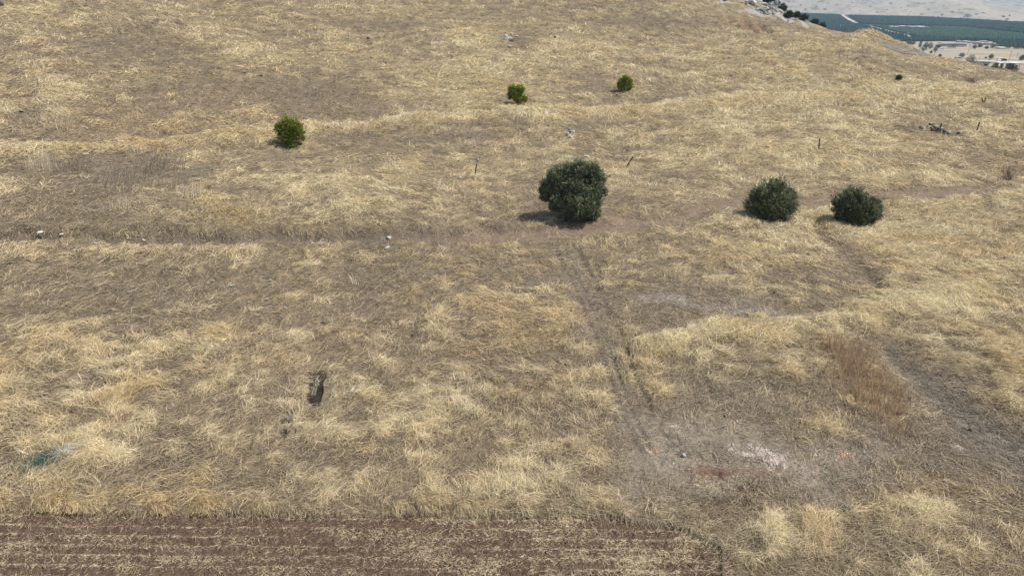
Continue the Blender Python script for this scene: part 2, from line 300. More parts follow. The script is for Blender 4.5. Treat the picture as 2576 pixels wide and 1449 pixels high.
def gs(x,y): return bil(GRID,TH0,TH1,LR0,LR1,np.arctan2(x,y),np.log(np.maximum(np.hypot(x,y),R0)))
def gz(x,y):
    x=np.asarray(x,float); y=np.asarray(y,float)
    return bil(ZG,TH0,TH1,LR0,LR1,np.arctan2(x,y),np.log(np.maximum(np.hypot(x,y),R0)))
V=np.stack([XG,YG,ZG],-1).reshape(-1,3)
idx=np.arange(NT*NR).reshape(NR,NT)
Fc=np.stack([idx[:-1,:-1],idx[:-1,1:],idx[1:,1:],idx[1:,:-1]],-1).reshape(-1,4)
m_ground=mat_simple('dry_ground',(0,0,0),rough=.95,spec=.05,attr=True,noise=.28,scale=9,bump=.03)
t=m_ground.node_tree; b_=t.nodes['Principled BSDF']; old=b_.inputs['Base Color'].links[0].from_socket
n2=t.nodes.new('ShaderNodeTexNoise'); n2.inputs['Scale'].default_value=34; n2.inputs['Detail'].default_value=3; tc2=t.nodes.new('ShaderNodeTexCoord'); t.links.new(tc2.outputs['Object'],n2.inputs['Vector'])
mr2=t.nodes.new('ShaderNodeMapRange'); mr2.inputs[1].default_value=.35; mr2.inputs[2].default_value=.65; mr2.inputs[3].default_value=.55; mr2.inputs[4].default_value=1.5; t.links.new(n2.outputs['Fac'],mr2.inputs[0])
vs=t.nodes.new('ShaderNodeVectorMath'); vs.operation='SCALE'; t.links.new(old,vs.inputs[0]); t.links.new(mr2.outputs[0],vs.inputs['Scale']); t.links.new(vs.outputs[0],b_.inputs['Base Color'])
link_mesh('ground',np_mesh('ground',V,Fc,CG.reshape(-1,3),True),mat=m_ground,kind='structure')
def at_ground(px,py,rmax=190):
    """point where the hillside is seen at survey coordinates px,py"""
    a,b,c=ray(px,py); r=np.exp(np.linspace(math.log(9),math.log(rmax),4000)); h=math.hypot(a,b)
    x=r*a/h; y=r*b/h; z=H+r*c/h; d=z-gz(x,y); k=np.argmax(d<0)
    if d[k]>=0: k=len(r)-1
    return Vector((x[k],y[k],float(gz(x[k],y[k]))))
# ------------------------------------------------------------------ dry grass
GX,GY=proj(XG,YG,ZG)
A_=((GX[:-1,1:]-GX[:-1,:-1])*(GY[1:,:-1]-GY[:-1,:-1])-(GX[1:,:-1]-GX[:-1,:-1])*(GY[:-1,1:]-GY[:-1,:-1]))
area=np.maximum(-A_,0)
okc=(GX[:-1,:-1]>-420)&(GX[:-1,:-1]<3000)&(GY[:-1,:-1]>-90)&(GY[:-1,:-1]<1640)&(RG[:-1,:-1]<165)
area=area*okc; area=np.minimum(area,np.percentile(area[area>0],99.5)*3)
def sample(n,wt=None):
    a=area if wt is None else area*wt[:-1,:-1]
    c=np.cumsum(a.ravel()); k=np.searchsorted(c,rng.random(n)*c[-1]); k=np.minimum(k,a.size-1)
    j,i=np.divmod(k,NT-1)
    th=TH0+(i+rng.random(n))*(TH1-TH0)/(NT-1); r=np.exp(LR0+(j+rng.random(n))*(LR1-LR0)/(NR-1))
    return r*np.sin(th),r*np.cos(th)
def ribbons(x,y,head,e0,e1,length,width,turn,col,seg=3,z0=None,tip=.25):
    n=len(x); P=np.empty((n,seg+1,3)); hx=x.copy(); hy=y.copy(); hz=np.zeros(n)
    for s in range(seg+1):
        P[:,s,0]=hx; P[:,s,1]=hy; P[:,s,2]=np.maximum(gz(hx,hy)+hz,gz(hx,hy)+.012)
        t=(s+.5)/seg; e=e0*(1-t)+e1*t; a=head+turn*t; L=length/seg
        hx=hx+L*np.cos(e)*np.cos(a); hy=hy+L*np.cos(e)*np.sin(a); hz=hz+L*np.sin(e)
    T=np.diff(P,axis=1); T=np.concatenate([T,T[:,-1:]],1)
    up=np.zeros((n,1,3)); up[...,2]=1; up=up+rng.normal(0,.75,(n,1,3))
    W=np.cross(T,np.broadcast_to(up,T.shape)); W/=np.linalg.norm(W,axis=-1,keepdims=True)+1e-9
    wt=np.linspace(1,tip,seg+1)[None,:,None]*width[:,None,None]*.5
    V=np.stack([P-W*wt,P+W*wt],2).reshape(-1,3)
    b=(np.arange(n)*(seg+1)*2)[:,None]+np.arange(seg)[None]*2
    Fq=np.stack([b,b+1,b+3,b+2],-1).reshape(-1,4)
    return V,Fq,np.repeat(col,(seg+1)*2,axis=0)
def flow(x,y):
    r=np.hypot(x,y)
    a=2.6*fbm(x*.16,y*.16,201,2)+2.0*vn(x*.6,y*.6,203)
    return a+np.where(vn(x*.12+9,y*.12,207)>-.22,0.15,math.pi-.2)
PXM=lambda d: d/683.0
m_grass=mat_simple('dry_straw',(0,0,0),rough=.75,spec=.12,attr=True,transl=.30)
def seg_lerp(a,b,t): return a+(b-a)*t[:,None]
PALE=C(.92,.80,.53); GOLD=C(.80,.63,.35); TAN=C(.50,.405,.275); GREYB=C(.300,.247,.168); RUST=C(.54,.37,.22); WHITE=C(.66,.58,.43)
def grass_layer(kind,n,m=1):
    """kind: 'mat' flattened dull growth, 'tuft' leaning pale straw in tufts, 'litter' chopped straw on the plough"""
    hw=np.clip(1-1.25*(ell(785,980,28,48)+.8*ell(718,1080,22,24)),0,1)
    if kind=='mat':
        wt=hw*np.clip(1-1.0*plough-.45*path-.6*np.maximum(rutA,rutB)-.7*np.clip(red,0,1)-.95*bare*np.clip(1-1.8*fbm(XG*1.1,YG*1.1,821,2),.3,1.5)-.5*path-.3*dirt2-.3*red,0.04,1)*np.clip(1-hole,0,1)
        x,y=sample(n,wt)
    elif kind=='tuft':
        s=np.clip(straw,0,1.25); wt=(s**2.0+.012)*(1-plough)*hw**1.5
        cx,cy=sample(n//m,wt); 
        d=np.hypot(cx,cy); rad=.06+.0030*d
        x=np.repeat(cx,m)+rng.normal(0,1,len(cx)*m)*np.repeat(rad,m)*1.5; y=np.repeat(cy,m)+rng.normal(0,1,len(cx)*m)*np.repeat(rad,m)
    else:
        wt=plough*np.clip(.05+1.0*np.clip(fbm(XG*1.1,YG*2.6,301,3)+.02,0,1)+1.6*(rows**7)*np.clip(fbm(XG*.5,YG*.9,303,2)+.42,0,1)+.5*sstep(.5,1,1-np.abs(PY-1400)/30)*.5,0,1.2)*(.8+.9*sstep(700,1700,PX))*(1-.75*ell(1780,1400,40,70))
        wt=wt+1.5*(pl_mix*(1-plough))*np.clip(.35+1.3*fbm(XG*1.3,YG*1.3,305,3),0,1)*(1-soilpatch*.8)
        x,y=sample(n,wt)
    N=len(x); g=gs(x,y); d=np.hypot(x,y); px=PXM(np.hypot(d,H))
    keep=np.ones(N,bool)
    if kind=='tuft': keep=(g[:,5]<.5)&(g[:,6]<.9)
    if kind=='mat': keep=(g[:,5]<.45)
    x,y,g,d,px=x[keep],y[keep],g[keep],d[keep],px[keep]; N=len(x)
    fl=flow(x,y); u=g[:,4]
    nz=fbm(x*.5,y*.5,211,2); nz2=fbm(x*.09,y*.09,215,2); r1=rng.random(N); r2=rng.random(N)
    hu=np.clip(g[:,2]+.25*nz+.15*nz2,0,1)
    if kind=='mat':
        head=fl+rng.normal(0,.9,N)
        e0=rng.uniform(.0,.5,N); e1=rng.uniform(-.3,.15,N)
        L=rng.uniform(.18,.5,N)*(1+.004*d); W=np.clip(.55*px,.012,9)*rng.uniform(.6,1.2,N)
        c=seg_lerp(np.tile(GREYB,(N,1)),np.tile(TAN,(N,1)),np.clip(r1*1.1+.5*np.clip(g[:,1],0,1)-.25*g[:,3],0,1))
        c=seg_lerp(c,np.tile(RUST*.85,(N,1)),hu*.7*r2)
        c=seg_lerp(c,np.tile(C(.30,.275,.24),(N,1)),np.clip(g[:,3],0,1)*.7)
        c=c*rng.uniform(.42,1.40,(N,1)); turn=rng.normal(0,.9,N)
        V,Fq,cc=ribbons(x,y,head,e0,e1,L,W,turn,c,2)
    elif kind=='tuft':
        tid=np.repeat(np.arange(n//m),m)[keep]; tj=rng.normal(0,1,n//m)[tid]; tk=rng.random(n//m)[tid]; tl=rng.uniform(.7,1.3,n//m)[tid]
        head=fl+tj*.65+rng.normal(0,.62,N)*np.where(rng.random(N)<.3,1.9,.8)
        up=np.clip(u,0,1); head=np.where(up>.35,-.9+.9*rng.normal(0,.5,N),head)
        e0=rng.uniform(.5,1.15,N)*(1-.3*tk); e1=rng.uniform(-.45,.1,N)
        e0=e0*(1-up)+1.15*up; e1=e1*(1-up)+.1*up
        L=rng.uniform(.14,.50,N)*tl*(1+.0068*d)*(1-.30*up); W=np.clip((.43+.05*sstep(30,70,d))*px,.007,9)*rng.uniform(.6,1.2,N)
        s=np.clip(g[:,1],0,1.2)
        c=seg_lerp(np.tile(TAN,(N,1)),np.tile(PALE,(N,1)),np.clip(.15+.75*s+.35*tk+.3*(r1-.5),0,1))
        c=seg_lerp(c,np.tile(GOLD,(N,1)),np.clip(.25+.9*nz+.35*up+.5*nz2,0,1)*.8)
        c=seg_lerp(c,np.tile(RUST*1.15,(N,1)),np.clip(hu*1.1,0,1)*(.25+.35*r2))
        c=seg_lerp(c,np.tile(C(.46,.42,.34),(N,1)),np.clip(g[:,3],0,1)*.5)
        c=c*rng.uniform(.62,1.22,(N,1)); turn=rng.normal(0,.6,N)+tj*.2; c=c*(.62+.50*rng.random(n//m)[tid])[:,None]
        V,Fq,cc=ribbons(x,y,head,e0,e1,L,W,turn,c,3)
    else:
        head=rng.normal(0,.6,N)+np.where(rng.random(N)<.5,0,math.pi)+1.5*vn(x*1.5,y*1.5,311)
        e0=rng.uniform(-.05,.3,N); e1=rng.uniform(-.35,.1,N); L=rng.uniform(.05,.18,N); W=rng.uniform(.006,.014,N)
        c=seg_lerp(np.tile(TAN,(N,1)),np.tile(PALE,(N,1)),r1)*rng.uniform(.75,1.1,(N,1)); turn=rng.normal(0,1.0,N)
        V,Fq,cc=ribbons(x,y,head,e0,e1,L,W,turn,c,2)
    return V,Fq,cc
def grass_obj(name,label,cat,*layers):
    Vs=[];Fs=[];Cs=[];o=0
    for l in layers:
        V,Fq,c=grass_layer(*l); Vs.append(V);Fs.append(Fq+o);Cs.append(c);o+=len(V)
    me=np_mesh(name,np.concatenate(Vs),np.concatenate(Fs),np.concatenate(Cs),False)
    return link_mesh(name,me,mat=m_grass,kind='stuff',label=label,category=cat)
grass_obj('dry_grass','dry straw-coloured wild grass lying over in tufts all across the hillside','grass',('mat',280000),('tuft',450000,18))
grass_obj('straw_litter','chopped pale straw strewn over the dark ploughed strip at the bottom','straw',('litter',42000))
#@@OBJECTS@@
# ------------------------------------------------------------------ object builders
def tube(pts,rad,sides=6):
    pts=np.array(pts,float); n=len(pts); T=np.gradient(pts,axis=0); T/=np.linalg.norm(T,axis=1,keepdims=True)+1e-9
    ref=np.array([.31,.87,.1]); U=np.cross(T,ref); U/=np.linalg.norm(U,axis=1,keepdims=True)+1e-9; W=np.cross(T,U)
    a=np.linspace(0,2*math.pi,sides,endpoint=False)
    V=(pts[:,None]+np.array(rad)[:,None,None]*(np.cos(a)[None,:,None]*U[:,None]+np.sin(a)[None,:,None]*W[:,None])).reshape(-1,3)
    F_=[[i*sides+k,i*sides+(k+1)%sides,(i+1)*sides+(k+1)%sides,(i+1)*sides+k] for i in range(n-1) for k in range(sides)]
    c=[n*sides,n*sides+1]; V=np.concatenate([V,pts[:1],pts[-1:]])
    F_+=[[k,k,(k+1)%sides,c[0]] for k in range(0)]
    return V,np.array(F_)
def join(parts):
    Vs=[];Fs=[];o=0
    for V,Fq in parts: Vs.append(V);Fs.append(np.asarray(Fq)+o);o+=len(V)
    return np.concatenate(Vs),np.concatenate(Fs)
def box(cx,cy,cz,sx,sy,sz,rz=0.,taper=1.):
    a=np.array([[-1,-1,-1],[1,-1,-1],[1,1,-1],[-1,1,-1],[-1,-1,1],[1,-1,1],[1,1,1],[-1,1,1]],float)*.5
    a[4:,:2]*=taper; a*=[sx,sy,sz]; c,s=math.cos(rz),math.sin(rz)
    a=np.stack([a[:,0]*c-a[:,1]*s,a[:,0]*s+a[:,1]*c,a[:,2]],1)+[cx,cy,cz]
    return a,np.array([[0,3,2,1],[4,5,6,7],[0,1,5,4],[1,2,6,5],[2,3,7,6],[3,0,4,7]])
def ico(sub=3):
    import bmesh
    bm=bmesh.new(); bmesh.ops.create_icosphere(bm,subdivisions=sub,radius=1); V=np.array([v.co[:] for v in bm.verts])
    Fq=np.array([[v.index for v in f.verts] for f in bm.faces]); bm.free(); return V,Fq
ICO3=ico(3); ICO4=ico(4)
def part(name,VF,mat,parent,smooth=False,col=None):
    me=np_mesh(name,VF[0],VF[1],col,smooth); return link_mesh(name,me,parent,mat)
m_rock=mat_simple('weathered_limestone',(.42,.41,.385),rough=.9,noise=.45,scale=4,bump=.03)
m_rockw=mat_simple('whitish_limestone',(.46,.445,.41),rough=.9,noise=.4,scale=1.5,bump=.1)
m_rockm=mat_simple('grey_limestone',(.27,.265,.25),rough=.9,noise=.5,scale=1.5,bump=.1)
m_rockd=mat_simple('dark_basalt',(.085,.078,.070),rough=.9,noise=.5,scale=6,bump=.03)
m_rockg=mat_simple('pale_blue_stone',(.55,.60,.68),rough=.6,noise=.2,scale=20)
m_bark=mat_simple('bark',(.12,.095,.07),rough=.9,noise=.4,scale=14,bump=.02)
m_rust=mat_simple('rusty_steel',(.050,.032,.022),rough=.7,noise=.5,scale=30)
m_leaf=mat_simple('leaves',(0,0,0),rough=.55,spec=.3,attr=True,transl=.25)
m_stem=mat_simple('bleached_stems',(.88,.80,.62),rough=.8,noise=.1,scale=9,transl=.35)
m_stemd=mat_simple('grey_brown_stems',(.34,.28,.21),rough=.8,noise=.2,scale=9)
m_white=mat_simple('white_paint',(.80,.80,.78),rough=.5,noise=.06,scale=2)
m_dark=mat_simple('dark_glass',(.02,.022,.026),rough=.2,spec=.5)
m_wall=mat_simple('pale_grey_render',(.42,.45,.42),rough=.9,noise=.15,scale=1.5)
m_stone=mat_simple('pale_stone_wall',(.50,.45,.37),rough=.9,noise=.3,scale=1.2)
m_roofd=mat_simple('dark_sheet_roof',(.10,.10,.12),rough=.6,noise=.2,scale=.7)
m_red=mat_simple('red_oxide_steel',(.30,.09,.07),rough=.6,noise=.2,scale=2)
m_cream=mat_simple('cream_paint',(.68,.60,.48),rough=.4,noise=.05,scale=2)
m_tyre=mat_simple('rubber',(.02,.02,.02),rough=.8)
m_wood=mat_simple('grey_timber',(.16,.13,.10),rough=.9,noise=.3,scale=3)
def rock(label,loc,size,seed,mat=None,cat='rock',group=None,sink=.25,name='rock',sub=3,rz=None):
    V,Fq=(ICO3 if sub==3 else ICO4); V=V.copy()
    # cut by random planes so that the stone has facets, then roughen it
    rr=np.random.default_rng(seed)
    for _ in range(11):
        n=rr.normal(size=3); n/=np.linalg.norm(n); dd=V@n; lim=rr.uniform(.55,.85); k=dd>lim; V[k]-=np.outer(dd[k]-lim,n)*.9
    V*=1+.16*(fbm(V[:,0]*2+seed,V[:,1]*2+V[:,2]*1.7,seed,3))[:,None]
    V=V*np.array(size)*.5
    V[:,2]+=size[2]*(.5-sink)
    me=np_mesh(name,V,Fq,None,False); o=link_mesh(name,me,None,mat or m_rock,label=label,category=cat)
    o.location=loc; o.rotation_euler=(0,0,rr.uniform(0,6.28) if rz is None else rz)
    if group: o['group']=group
    return o
def leaf_cloud(lobes,n,size,c0,c1,c2,aspect=2.2,shell=.55,seed=0,up=0.):
    r=np.random.default_rng(seed); L=np.array(lobes,float)      # x,y,z,rx,ry,rz
    wv=(L[:,3]*L[:,4]+L[:,4]*L[:,5]+L[:,3]*L[:,5]); k=r.choice(len(L),n,p=wv/wv.sum())
    d=r.normal(size=(n,3)); d/=np.linalg.norm(d,axis=1,keepdims=True)
    # leaves gather into sprays: pull directions towards a limited number of spray centres
    ns=26*len(L); sc=r.normal(size=(ns,3)); sc/=np.linalg.norm(sc,axis=1,keepdims=True); sr=r.uniform(.62,1.30,ns)
    sp_=(k*26+r.integers(0,26,n)); 
    near=sc[sp_]; mixw=r.uniform(.35,1,n)[:,None]; d=d*(1-mixw)+near*mixw; d/=np.linalg.norm(d,axis=1,keepdims=True)
    rad=(shell+(1-shell)*r.random(n)**.5)*sr[sp_]
    P=L[k,:3]+d*L[k,3:6]*rad[:,None]
    axis=d+r.normal(0,.55,(n,3)); axis[:,2]+=up; axis/=np.linalg.norm(axis,axis=1,keepdims=True)
    side=np.cross(axis,r.normal(size=(n,3))); side/=np.linalg.norm(side,axis=1,keepdims=True)
    s=size*r.uniform(.6,1.3,n)[:,None]
    V=np.stack([P-side*s*.5/aspect*.6,P+side*s*.5/aspect*.6,P+axis*s+side*s*.25/aspect,P+axis*s-side*s*.25/aspect],1)
    V[:,0:2]-= .0; V=V.reshape(-1,3)
    t=(r.random(ns)[sp_]*.6+r.random(n)*.4)[:,None]
    c=np.where(t<.5,c0*(1-2*t)+c1*2*t,c1*(2-2*t)+c2*(2*t-1))*r.uniform(.8,1.2,(n,1))
    return V,np.arange(4*n).reshape(-1,4),np.repeat(c,4,axis=0)
def px_scale(loc): return math.hypot(loc.y*cp-(loc.z-H)*sp,0)/F
def bush(name,label,cat,base,lobes,n,size,cols,seed,group=None,up=0.,trunk_h=.35,loc=None,rtr=.05,shell=.5,asp=2.2,zs=1.0,shoots=0,kinds=('crown','trunk')):
    """base and lobes in survey coordinates; lobes (x,y,r[,depth])"""
    loc=loc or at_ground(*base); s=px_scale(loc)
    e=empty(name,loc,0,label=label,category=cat)
    if group: e['group']=group
    r=random.Random(seed); LB=[]
    for l in lobes:
        x,y,rr=l[:3]; dep=l[3] if len(l)>3 else r.uniform(-.5,.5)
        R=rr*s*((.73 if shoots==150 and zs==1 else .80) if shoots else .86); LB.append(((x-base[0])*s,dep*R*1.0,max((base[1]-y)*s*zs,R*.35),R,R*r.uniform(.9,1.1),R*r.uniform(.85,1.0)))
    V,Fq,c=leaf_cloud(LB,n,size,C(*cols[0]),C(*cols[1]),C(*cols[2]),asp,shell,seed,up)
    fl=gz(V[:,0]+loc.x,V[:,1]+loc.y)-loc.z if loc.length<200 else np.full(len(V),-1.); V[:,2]=np.maximum(V[:,2],fl+.03)
    if shoots:
        q=np.random.default_rng(seed+5); L=np.array(LB); k=q.integers(0,len(L),shoots); d=q.normal(size=(shoots,3)); d[:,2]=np.abs(d[:,2])+.25+up*.6; d/=np.linalg.norm(d,axis=1,keepdims=True)
        o=L[k,:3]+d*L[k,3:6]*.75; ln=q.uniform(.25,.6,shoots)*L[:,3].max()*.9; m=26; t=q.random((shoots,m))
        P=o[:,None]+d[:,None]*(t*ln[:,None])[...,None]+q.normal(0,.035,(shoots,m,3))+np.array([0,0,.15])*(t**2*ln[:,None])[...,None]; P=P.reshape(-1,3)
        ax=np.repeat(d,m,0)+q.normal(0,.6,(len(P),3)); ax/=np.linalg.norm(ax,axis=1,keepdims=True); sd_=np.cross(ax,q.normal(size=(len(P),3))); sd_/=np.linalg.norm(sd_,axis=1,keepdims=True); z_=size*q.uniform(.5,1.0,len(P))[:,None]
        V2=np.stack([P-sd_*z_*.14,P+sd_*z_*.14,P+ax*z_+sd_*z_*.1,P+ax*z_-sd_*z_*.1],1).reshape(-1,3); tt_=q.random((len(P),1)); c2=(C(*cols[1])*(1-tt_)+C(*cols[2])*tt_)
        V=np.concatenate([V,V2]); Fq=np.arange(len(V)).reshape(-1,4); c=np.concatenate([c,np.repeat(c2,4,0)])
    part(kinds[0],(V,Fq),m_leaf,e,False,c)
    tubes=[]; top=(0,0,trunk_h)
    for i in range(3): tubes.append(tube([(r.uniform(-.1,.1),r.uniform(-.1,.1),-.15),(r.uniform(-.12,.12),0,trunk_h*.6),(r.uniform(-.1,.1),0,trunk_h)],[rtr*1.4,rtr,rtr*.9],6))
    for b in LB:
        m=(b[0]*.45+r.uniform(-.1,.1),b[1]*.4,trunk_h+(b[2]-trunk_h)*.45); tubes.append(tube([(b[0]*.05,0,trunk_h*.8),m,(b[0]*.85,b[1]*.9,b[2])],[rtr*.8,rtr*.45,rtr*.15],5))
    part(kinds[1],join(tubes),m_bark,e,True)
    return e
# ------------------------------------------------------------------ the olive and the shrubs on the slope
OL=[(.070,.092,.042),(.17,.20,.105),(.34,.36,.23)]
bush('olive_tree','large round dark-green olive tree above the worn path, bigger than every other bush','olive tree',(1440,548),
 [(1376,466,26),(1372,490,18),(1396,440,26),(1425,430,22),(1452,424,24,0),(1482,432,28),(1502,448,24),(1508,478,18),(1440,462,42,-.3),(1480,470,40,-.2),(1420,492,38,-.6),(1462,505,42,-.8),(1494,505,26,-.3),(1402,515,24,-.3),(1440,530,30,-.7),(1488,530,24,-.6),(1418,470,34,.6),(1470,460,36,.7)],
 34000,.16,OL,11,shoots=150,up=.15,trunk_h=.7,rtr=.11,shell=.35)
bush('olive_bush','dark-green olive bush with a feathery pointed top, left of the pair beside the path','olive bush',(1938,546),
 [(1935,508,48,0),(1905,500,34),(1965,502,34),(1930,472,32),(1948,460,18),(1900,478,22),(1975,490,22),(1885,520,20),(1980,520,22),(1930,530,30,-.5),(1960,530,26,-.4)],
 15000,.17,OL,12,zs=.86,shoots=170,group='young olive bushes by the path',up=.9,rtr=.06,shell=.35)
bush('olive_bush','dark-green olive bush, right of the pair, standing low at the head of the dark gully','olive bush',(2152,563),
 [(2148,524,48,0),(2120,508,32),(2170,512,34),(2130,486,26),(2142,480,16),(2105,505,20),(2190,530,20),(2110,535,20),(2180,545,22),(2150,546,30,-.5)],
 15000,.17,[(.062,.084,.040),(.145,.175,.09),(.27,.295,.17)],13,zs=.84,shoots=150,group='young olive bushes by the path',up=.9,rtr=.06,shell=.35)
bush('evergreen_shrub','round bright yellow-green shrub, leftmost and largest of the three small ones','shrub',(733,367),
 [(733,332,32,0),(715,325,20),(750,325,20),(733,313,18),(712,345,18),(755,345,18),(733,352,22,-.5)],
 6500,.17,[(.07,.105,.014),(.17,.215,.025),(.36,.38,.05)],14,shoots=80,group='small green shrubs on the upper slope',up=.6,rtr=.04,shell=.4)
bush('evergreen_shrub','small green shrub with a notched two-pointed top, middle one of three','shrub',(1302,263),
 [(1299,236,18,0),(1289,228,11),(1309,226,11),(1285,243,10),(1318,250,9,-.6),(1303,249,13,-.5)],
 8000,.15,[(.08,.13,.016),(.21,.27,.03),(.42,.46,.06)],15,shoots=45,group='small green shrubs on the upper slope',up=.6,rtr=.04,shell=.4)
bush('evergreen_shrub','small green shrub with a pointed top, highest and farthest right of three','shrub',(1571,230),
 [(1571,212,15,0),(1561,210,10),(1580,207,10),(1570,199,8),(1559,219,9),(1583,220,9)],
 6500,.15,[(.08,.13,.016),(.20,.26,.03),(.40,.44,.06)],16,shoots=45,group='small green shrubs on the upper slope',up=.6,rtr=.04,shell=.4)
DK=[(.05,.055,.035),(.09,.09,.06),(.15,.14,.09)]
bush('low_shrub','tiny dark spiky shrub alone on the pale slope under the far road','shrub',(2260,203),[(2260,197,6,0),(2257,199,4),(2264,199,4)],1600,.16,DK,17,up=1.2,rtr=.02,trunk_h=.15)
# ------------------------------------------------------------------ fence posts left standing from an old fence
def post(base,top,label,group='old rusty fence posts on the slope'):
    loc=at_ground(*base); s=px_scale(loc); h=max((base[1]-top[1])*s/math.cos(math.atan2(H-loc.z,loc.y)),.3); lean=math.atan2((top[0]-base[0])*s,h)+(CX-base[0])/F*.40
    wd=.06+.00055*loc.length
    e=empty('fence_post',loc,0,label=label,category='fence post',group=group)
    part('stake',join([box(0,0,h/2-.15,wd,wd*.3,h+.3),box(0,wd*.42,h/2-.15,wd*.3,wd*.55,h+.298)]),m_rust,e)
    e.rotation_euler=(0,lean,0)
    # a ring of grass-grown stones or earth is not there; only the dark hole of the foot
post((1195,441),(1199,413),'upright steel fence post left of the large olive tree, pale stone behind it')
post((1577,419),(1595,392),'fence post leaning right, just right of the large olive tree')
post((2059,382),(2062,350),'tall upright fence post standing alone above the two olive bushes')
post((2362,335),(2369,311),'leaning fence post in front of the heap of dark rocks')
post((2457,331),(2464,309),'leaning fence post to the right of the heap of dark rocks')
post((2473,261),(2470,246),'left post of the close pair far up on the right')
post((2477,259),(2479,246),'right post of the close pair far up on the right')
# ------------------------------------------------------------------ stones
def grock(px,py,wpx,hpx,label,seed,mat=None,group=None,**k):
    loc=at_ground(px,py+hpx*.4); s=px_scale(loc); hpx*=1.2
    return rock(label,loc,(wpx*s,wpx*s*.75,hpx*s*1.25),seed,mat,group=group,**k)
grock(1438,333,17,8,'jagged white limestone boulder, topmost of the three above the large olive tree',1,rz=.2)
grock(1429,338,10,8,'white limestone boulder against the left side of the jagged one above the olive tree',2,rz=1.)
grock(1436,345,14,5,'low grey limestone slab below the two white boulders above the olive tree',3,rz=0)
grock(1434,325,10,4,'small grey stone half buried just up-slope of the white boulders',4)
grock(1475,396,18,7,'flat white stone showing just above the crown of the large olive tree',5,rz=.2)
grock(1521,439,9,9,'white stone at the right edge of the large olive tree',6)
grock(1384,474,8,6,'pale stone at the left shoulder of the large olive tree',7)
grock(1202,405,9,8,'pale round stone just behind the upright post left of the olive tree',8)
grock(1157,448,9,5,'dull buff stone left of the upright fence post',9)
for i,(x,y,w_,h_,l) in enumerate([(1277,99,26,8,'broad grey-white boulder, largest in the upper rock scatter'),(1289,103,9,6,'dark stone tucked against the right end of the broad upper boulder'),(1273,91,12,4,'low pale stone just above the broad upper boulder'),(1287,86,10,4,'small grey stone at the top of the upper rock scatter'),(1300,92,12,4,'flat grey stone at the right of the upper rock scatter'),(1281,118,12,4,'pale broken stone below the upper rock scatter'),(1272,83,7,3,'tiny pale stone at the top left of the upper rock scatter')]):
    grock(x,y,w_,h_,l,20+i,m_rockd if i==1 else m_rock,group='grey stones scattered high on the slope')
grock(1396,95,10,5,'single dark brown stone right of the upper rock scatter',30,m_rockd)
grock(926,97,9,5,'small dark stone on the upper slope left of centre',31,m_rockd)
grock(657,191,13,4,'black flattened stone on the bare brown patch above the leftmost shrub',32,m_rockd)
grock(616,184,11,3,'thin dark stone just left of the black flattened one',33,m_rockd)
grock(5,12,20,12,'dark boulder cut off by the top left corner',34,m_rockd)
grock(2548,236,7,6,'dark little stone near the right edge of the upper slope',35,m_rockd)
rr=random.Random(4)
heap=[(2335,318),(2341,322),(2347,318),(2352,323),(2358,319),(2344,327),(2351,329),(2358,326),(2365,324),(2371,327),(2366,331),(2374,333),(2380,331),(2358,333),(2372,337),(2382,337),(2322,323),(2316,320),(2348,314),(2339,315),(2388,334),(2411,336)]
for i,(x,y) in enumerate(heap):
    grock(x,y,rr.uniform(7,13),rr.uniform(4,7),(('black' if i%4 else 'lichen-grey')+' stone in the '+('upper' if y<320 else 'middle' if y<328 else 'lower')+' part of the dark heap, '+('far left' if x<2330 else 'left of the leaning post' if x<2345 else 'just left of its post' if x<2356 else 'behind its post' if x<2368 else 'right of its post' if x<2378 else 'at its right end') if i<20 else 'dark stone lying just right of the rock heap' if i==20 else 'brown-grey stone set apart on the right of the rock heap'),40+i,m_rockd if i%4 else m_rock,group='stones of the dark rock heap' if i<20 else None)
for i,(x,y,w_,h_,l) in enumerate([(157,591,16,4,'flat pale stone just right of the white bucket'),(361,604,12,5,'white stone on the dark edge of the worn path, left part'),(978,598,16,6,'white angular stone at the path edge near the middle'),(975,622,16,5,'pale flat stone just below the white angular one'),(240,612,12,4,'pale thin stone under the path, near the left'),(322,600,9,3,'tiny pale stone on the path'),(608,616,14,3,'flat pale stone in the grass under the path'),(1004,722,5,5,'tiny cream stone left of the stalks'),(1040,842,12,6,'dark bluish stone lying in the middle of the field'),(1720,1145,16,8,'angular whitish stone on the grey bare ground'),(2174,1138,10,6,'white stone right of the orange soil'),(2050,1146,12,5,'cream stone left of the orange soil'),(1708,747,6,4,'small white stone at the top of the grey dirt strip'),(1823,1046,8,6,'black stone beside the small orange tuft'),(2440,1082,13,8,'black charred lump in the grey grass, right side')]):
    grock(x,y,w_,h_,l,80+i,m_rockd if i in (8,13,14) else m_rock)
grock(1911,843,11,7,'pale blue-grey stone on the bright straw ridge, left of two',96,m_rockg,group='blue-grey stones on the straw ridge')
grock(2007,842,8,6,'pale lilac-grey stone on the straw ridge, right of two',97,m_rockg,group='blue-grey stones on the straw ridge')
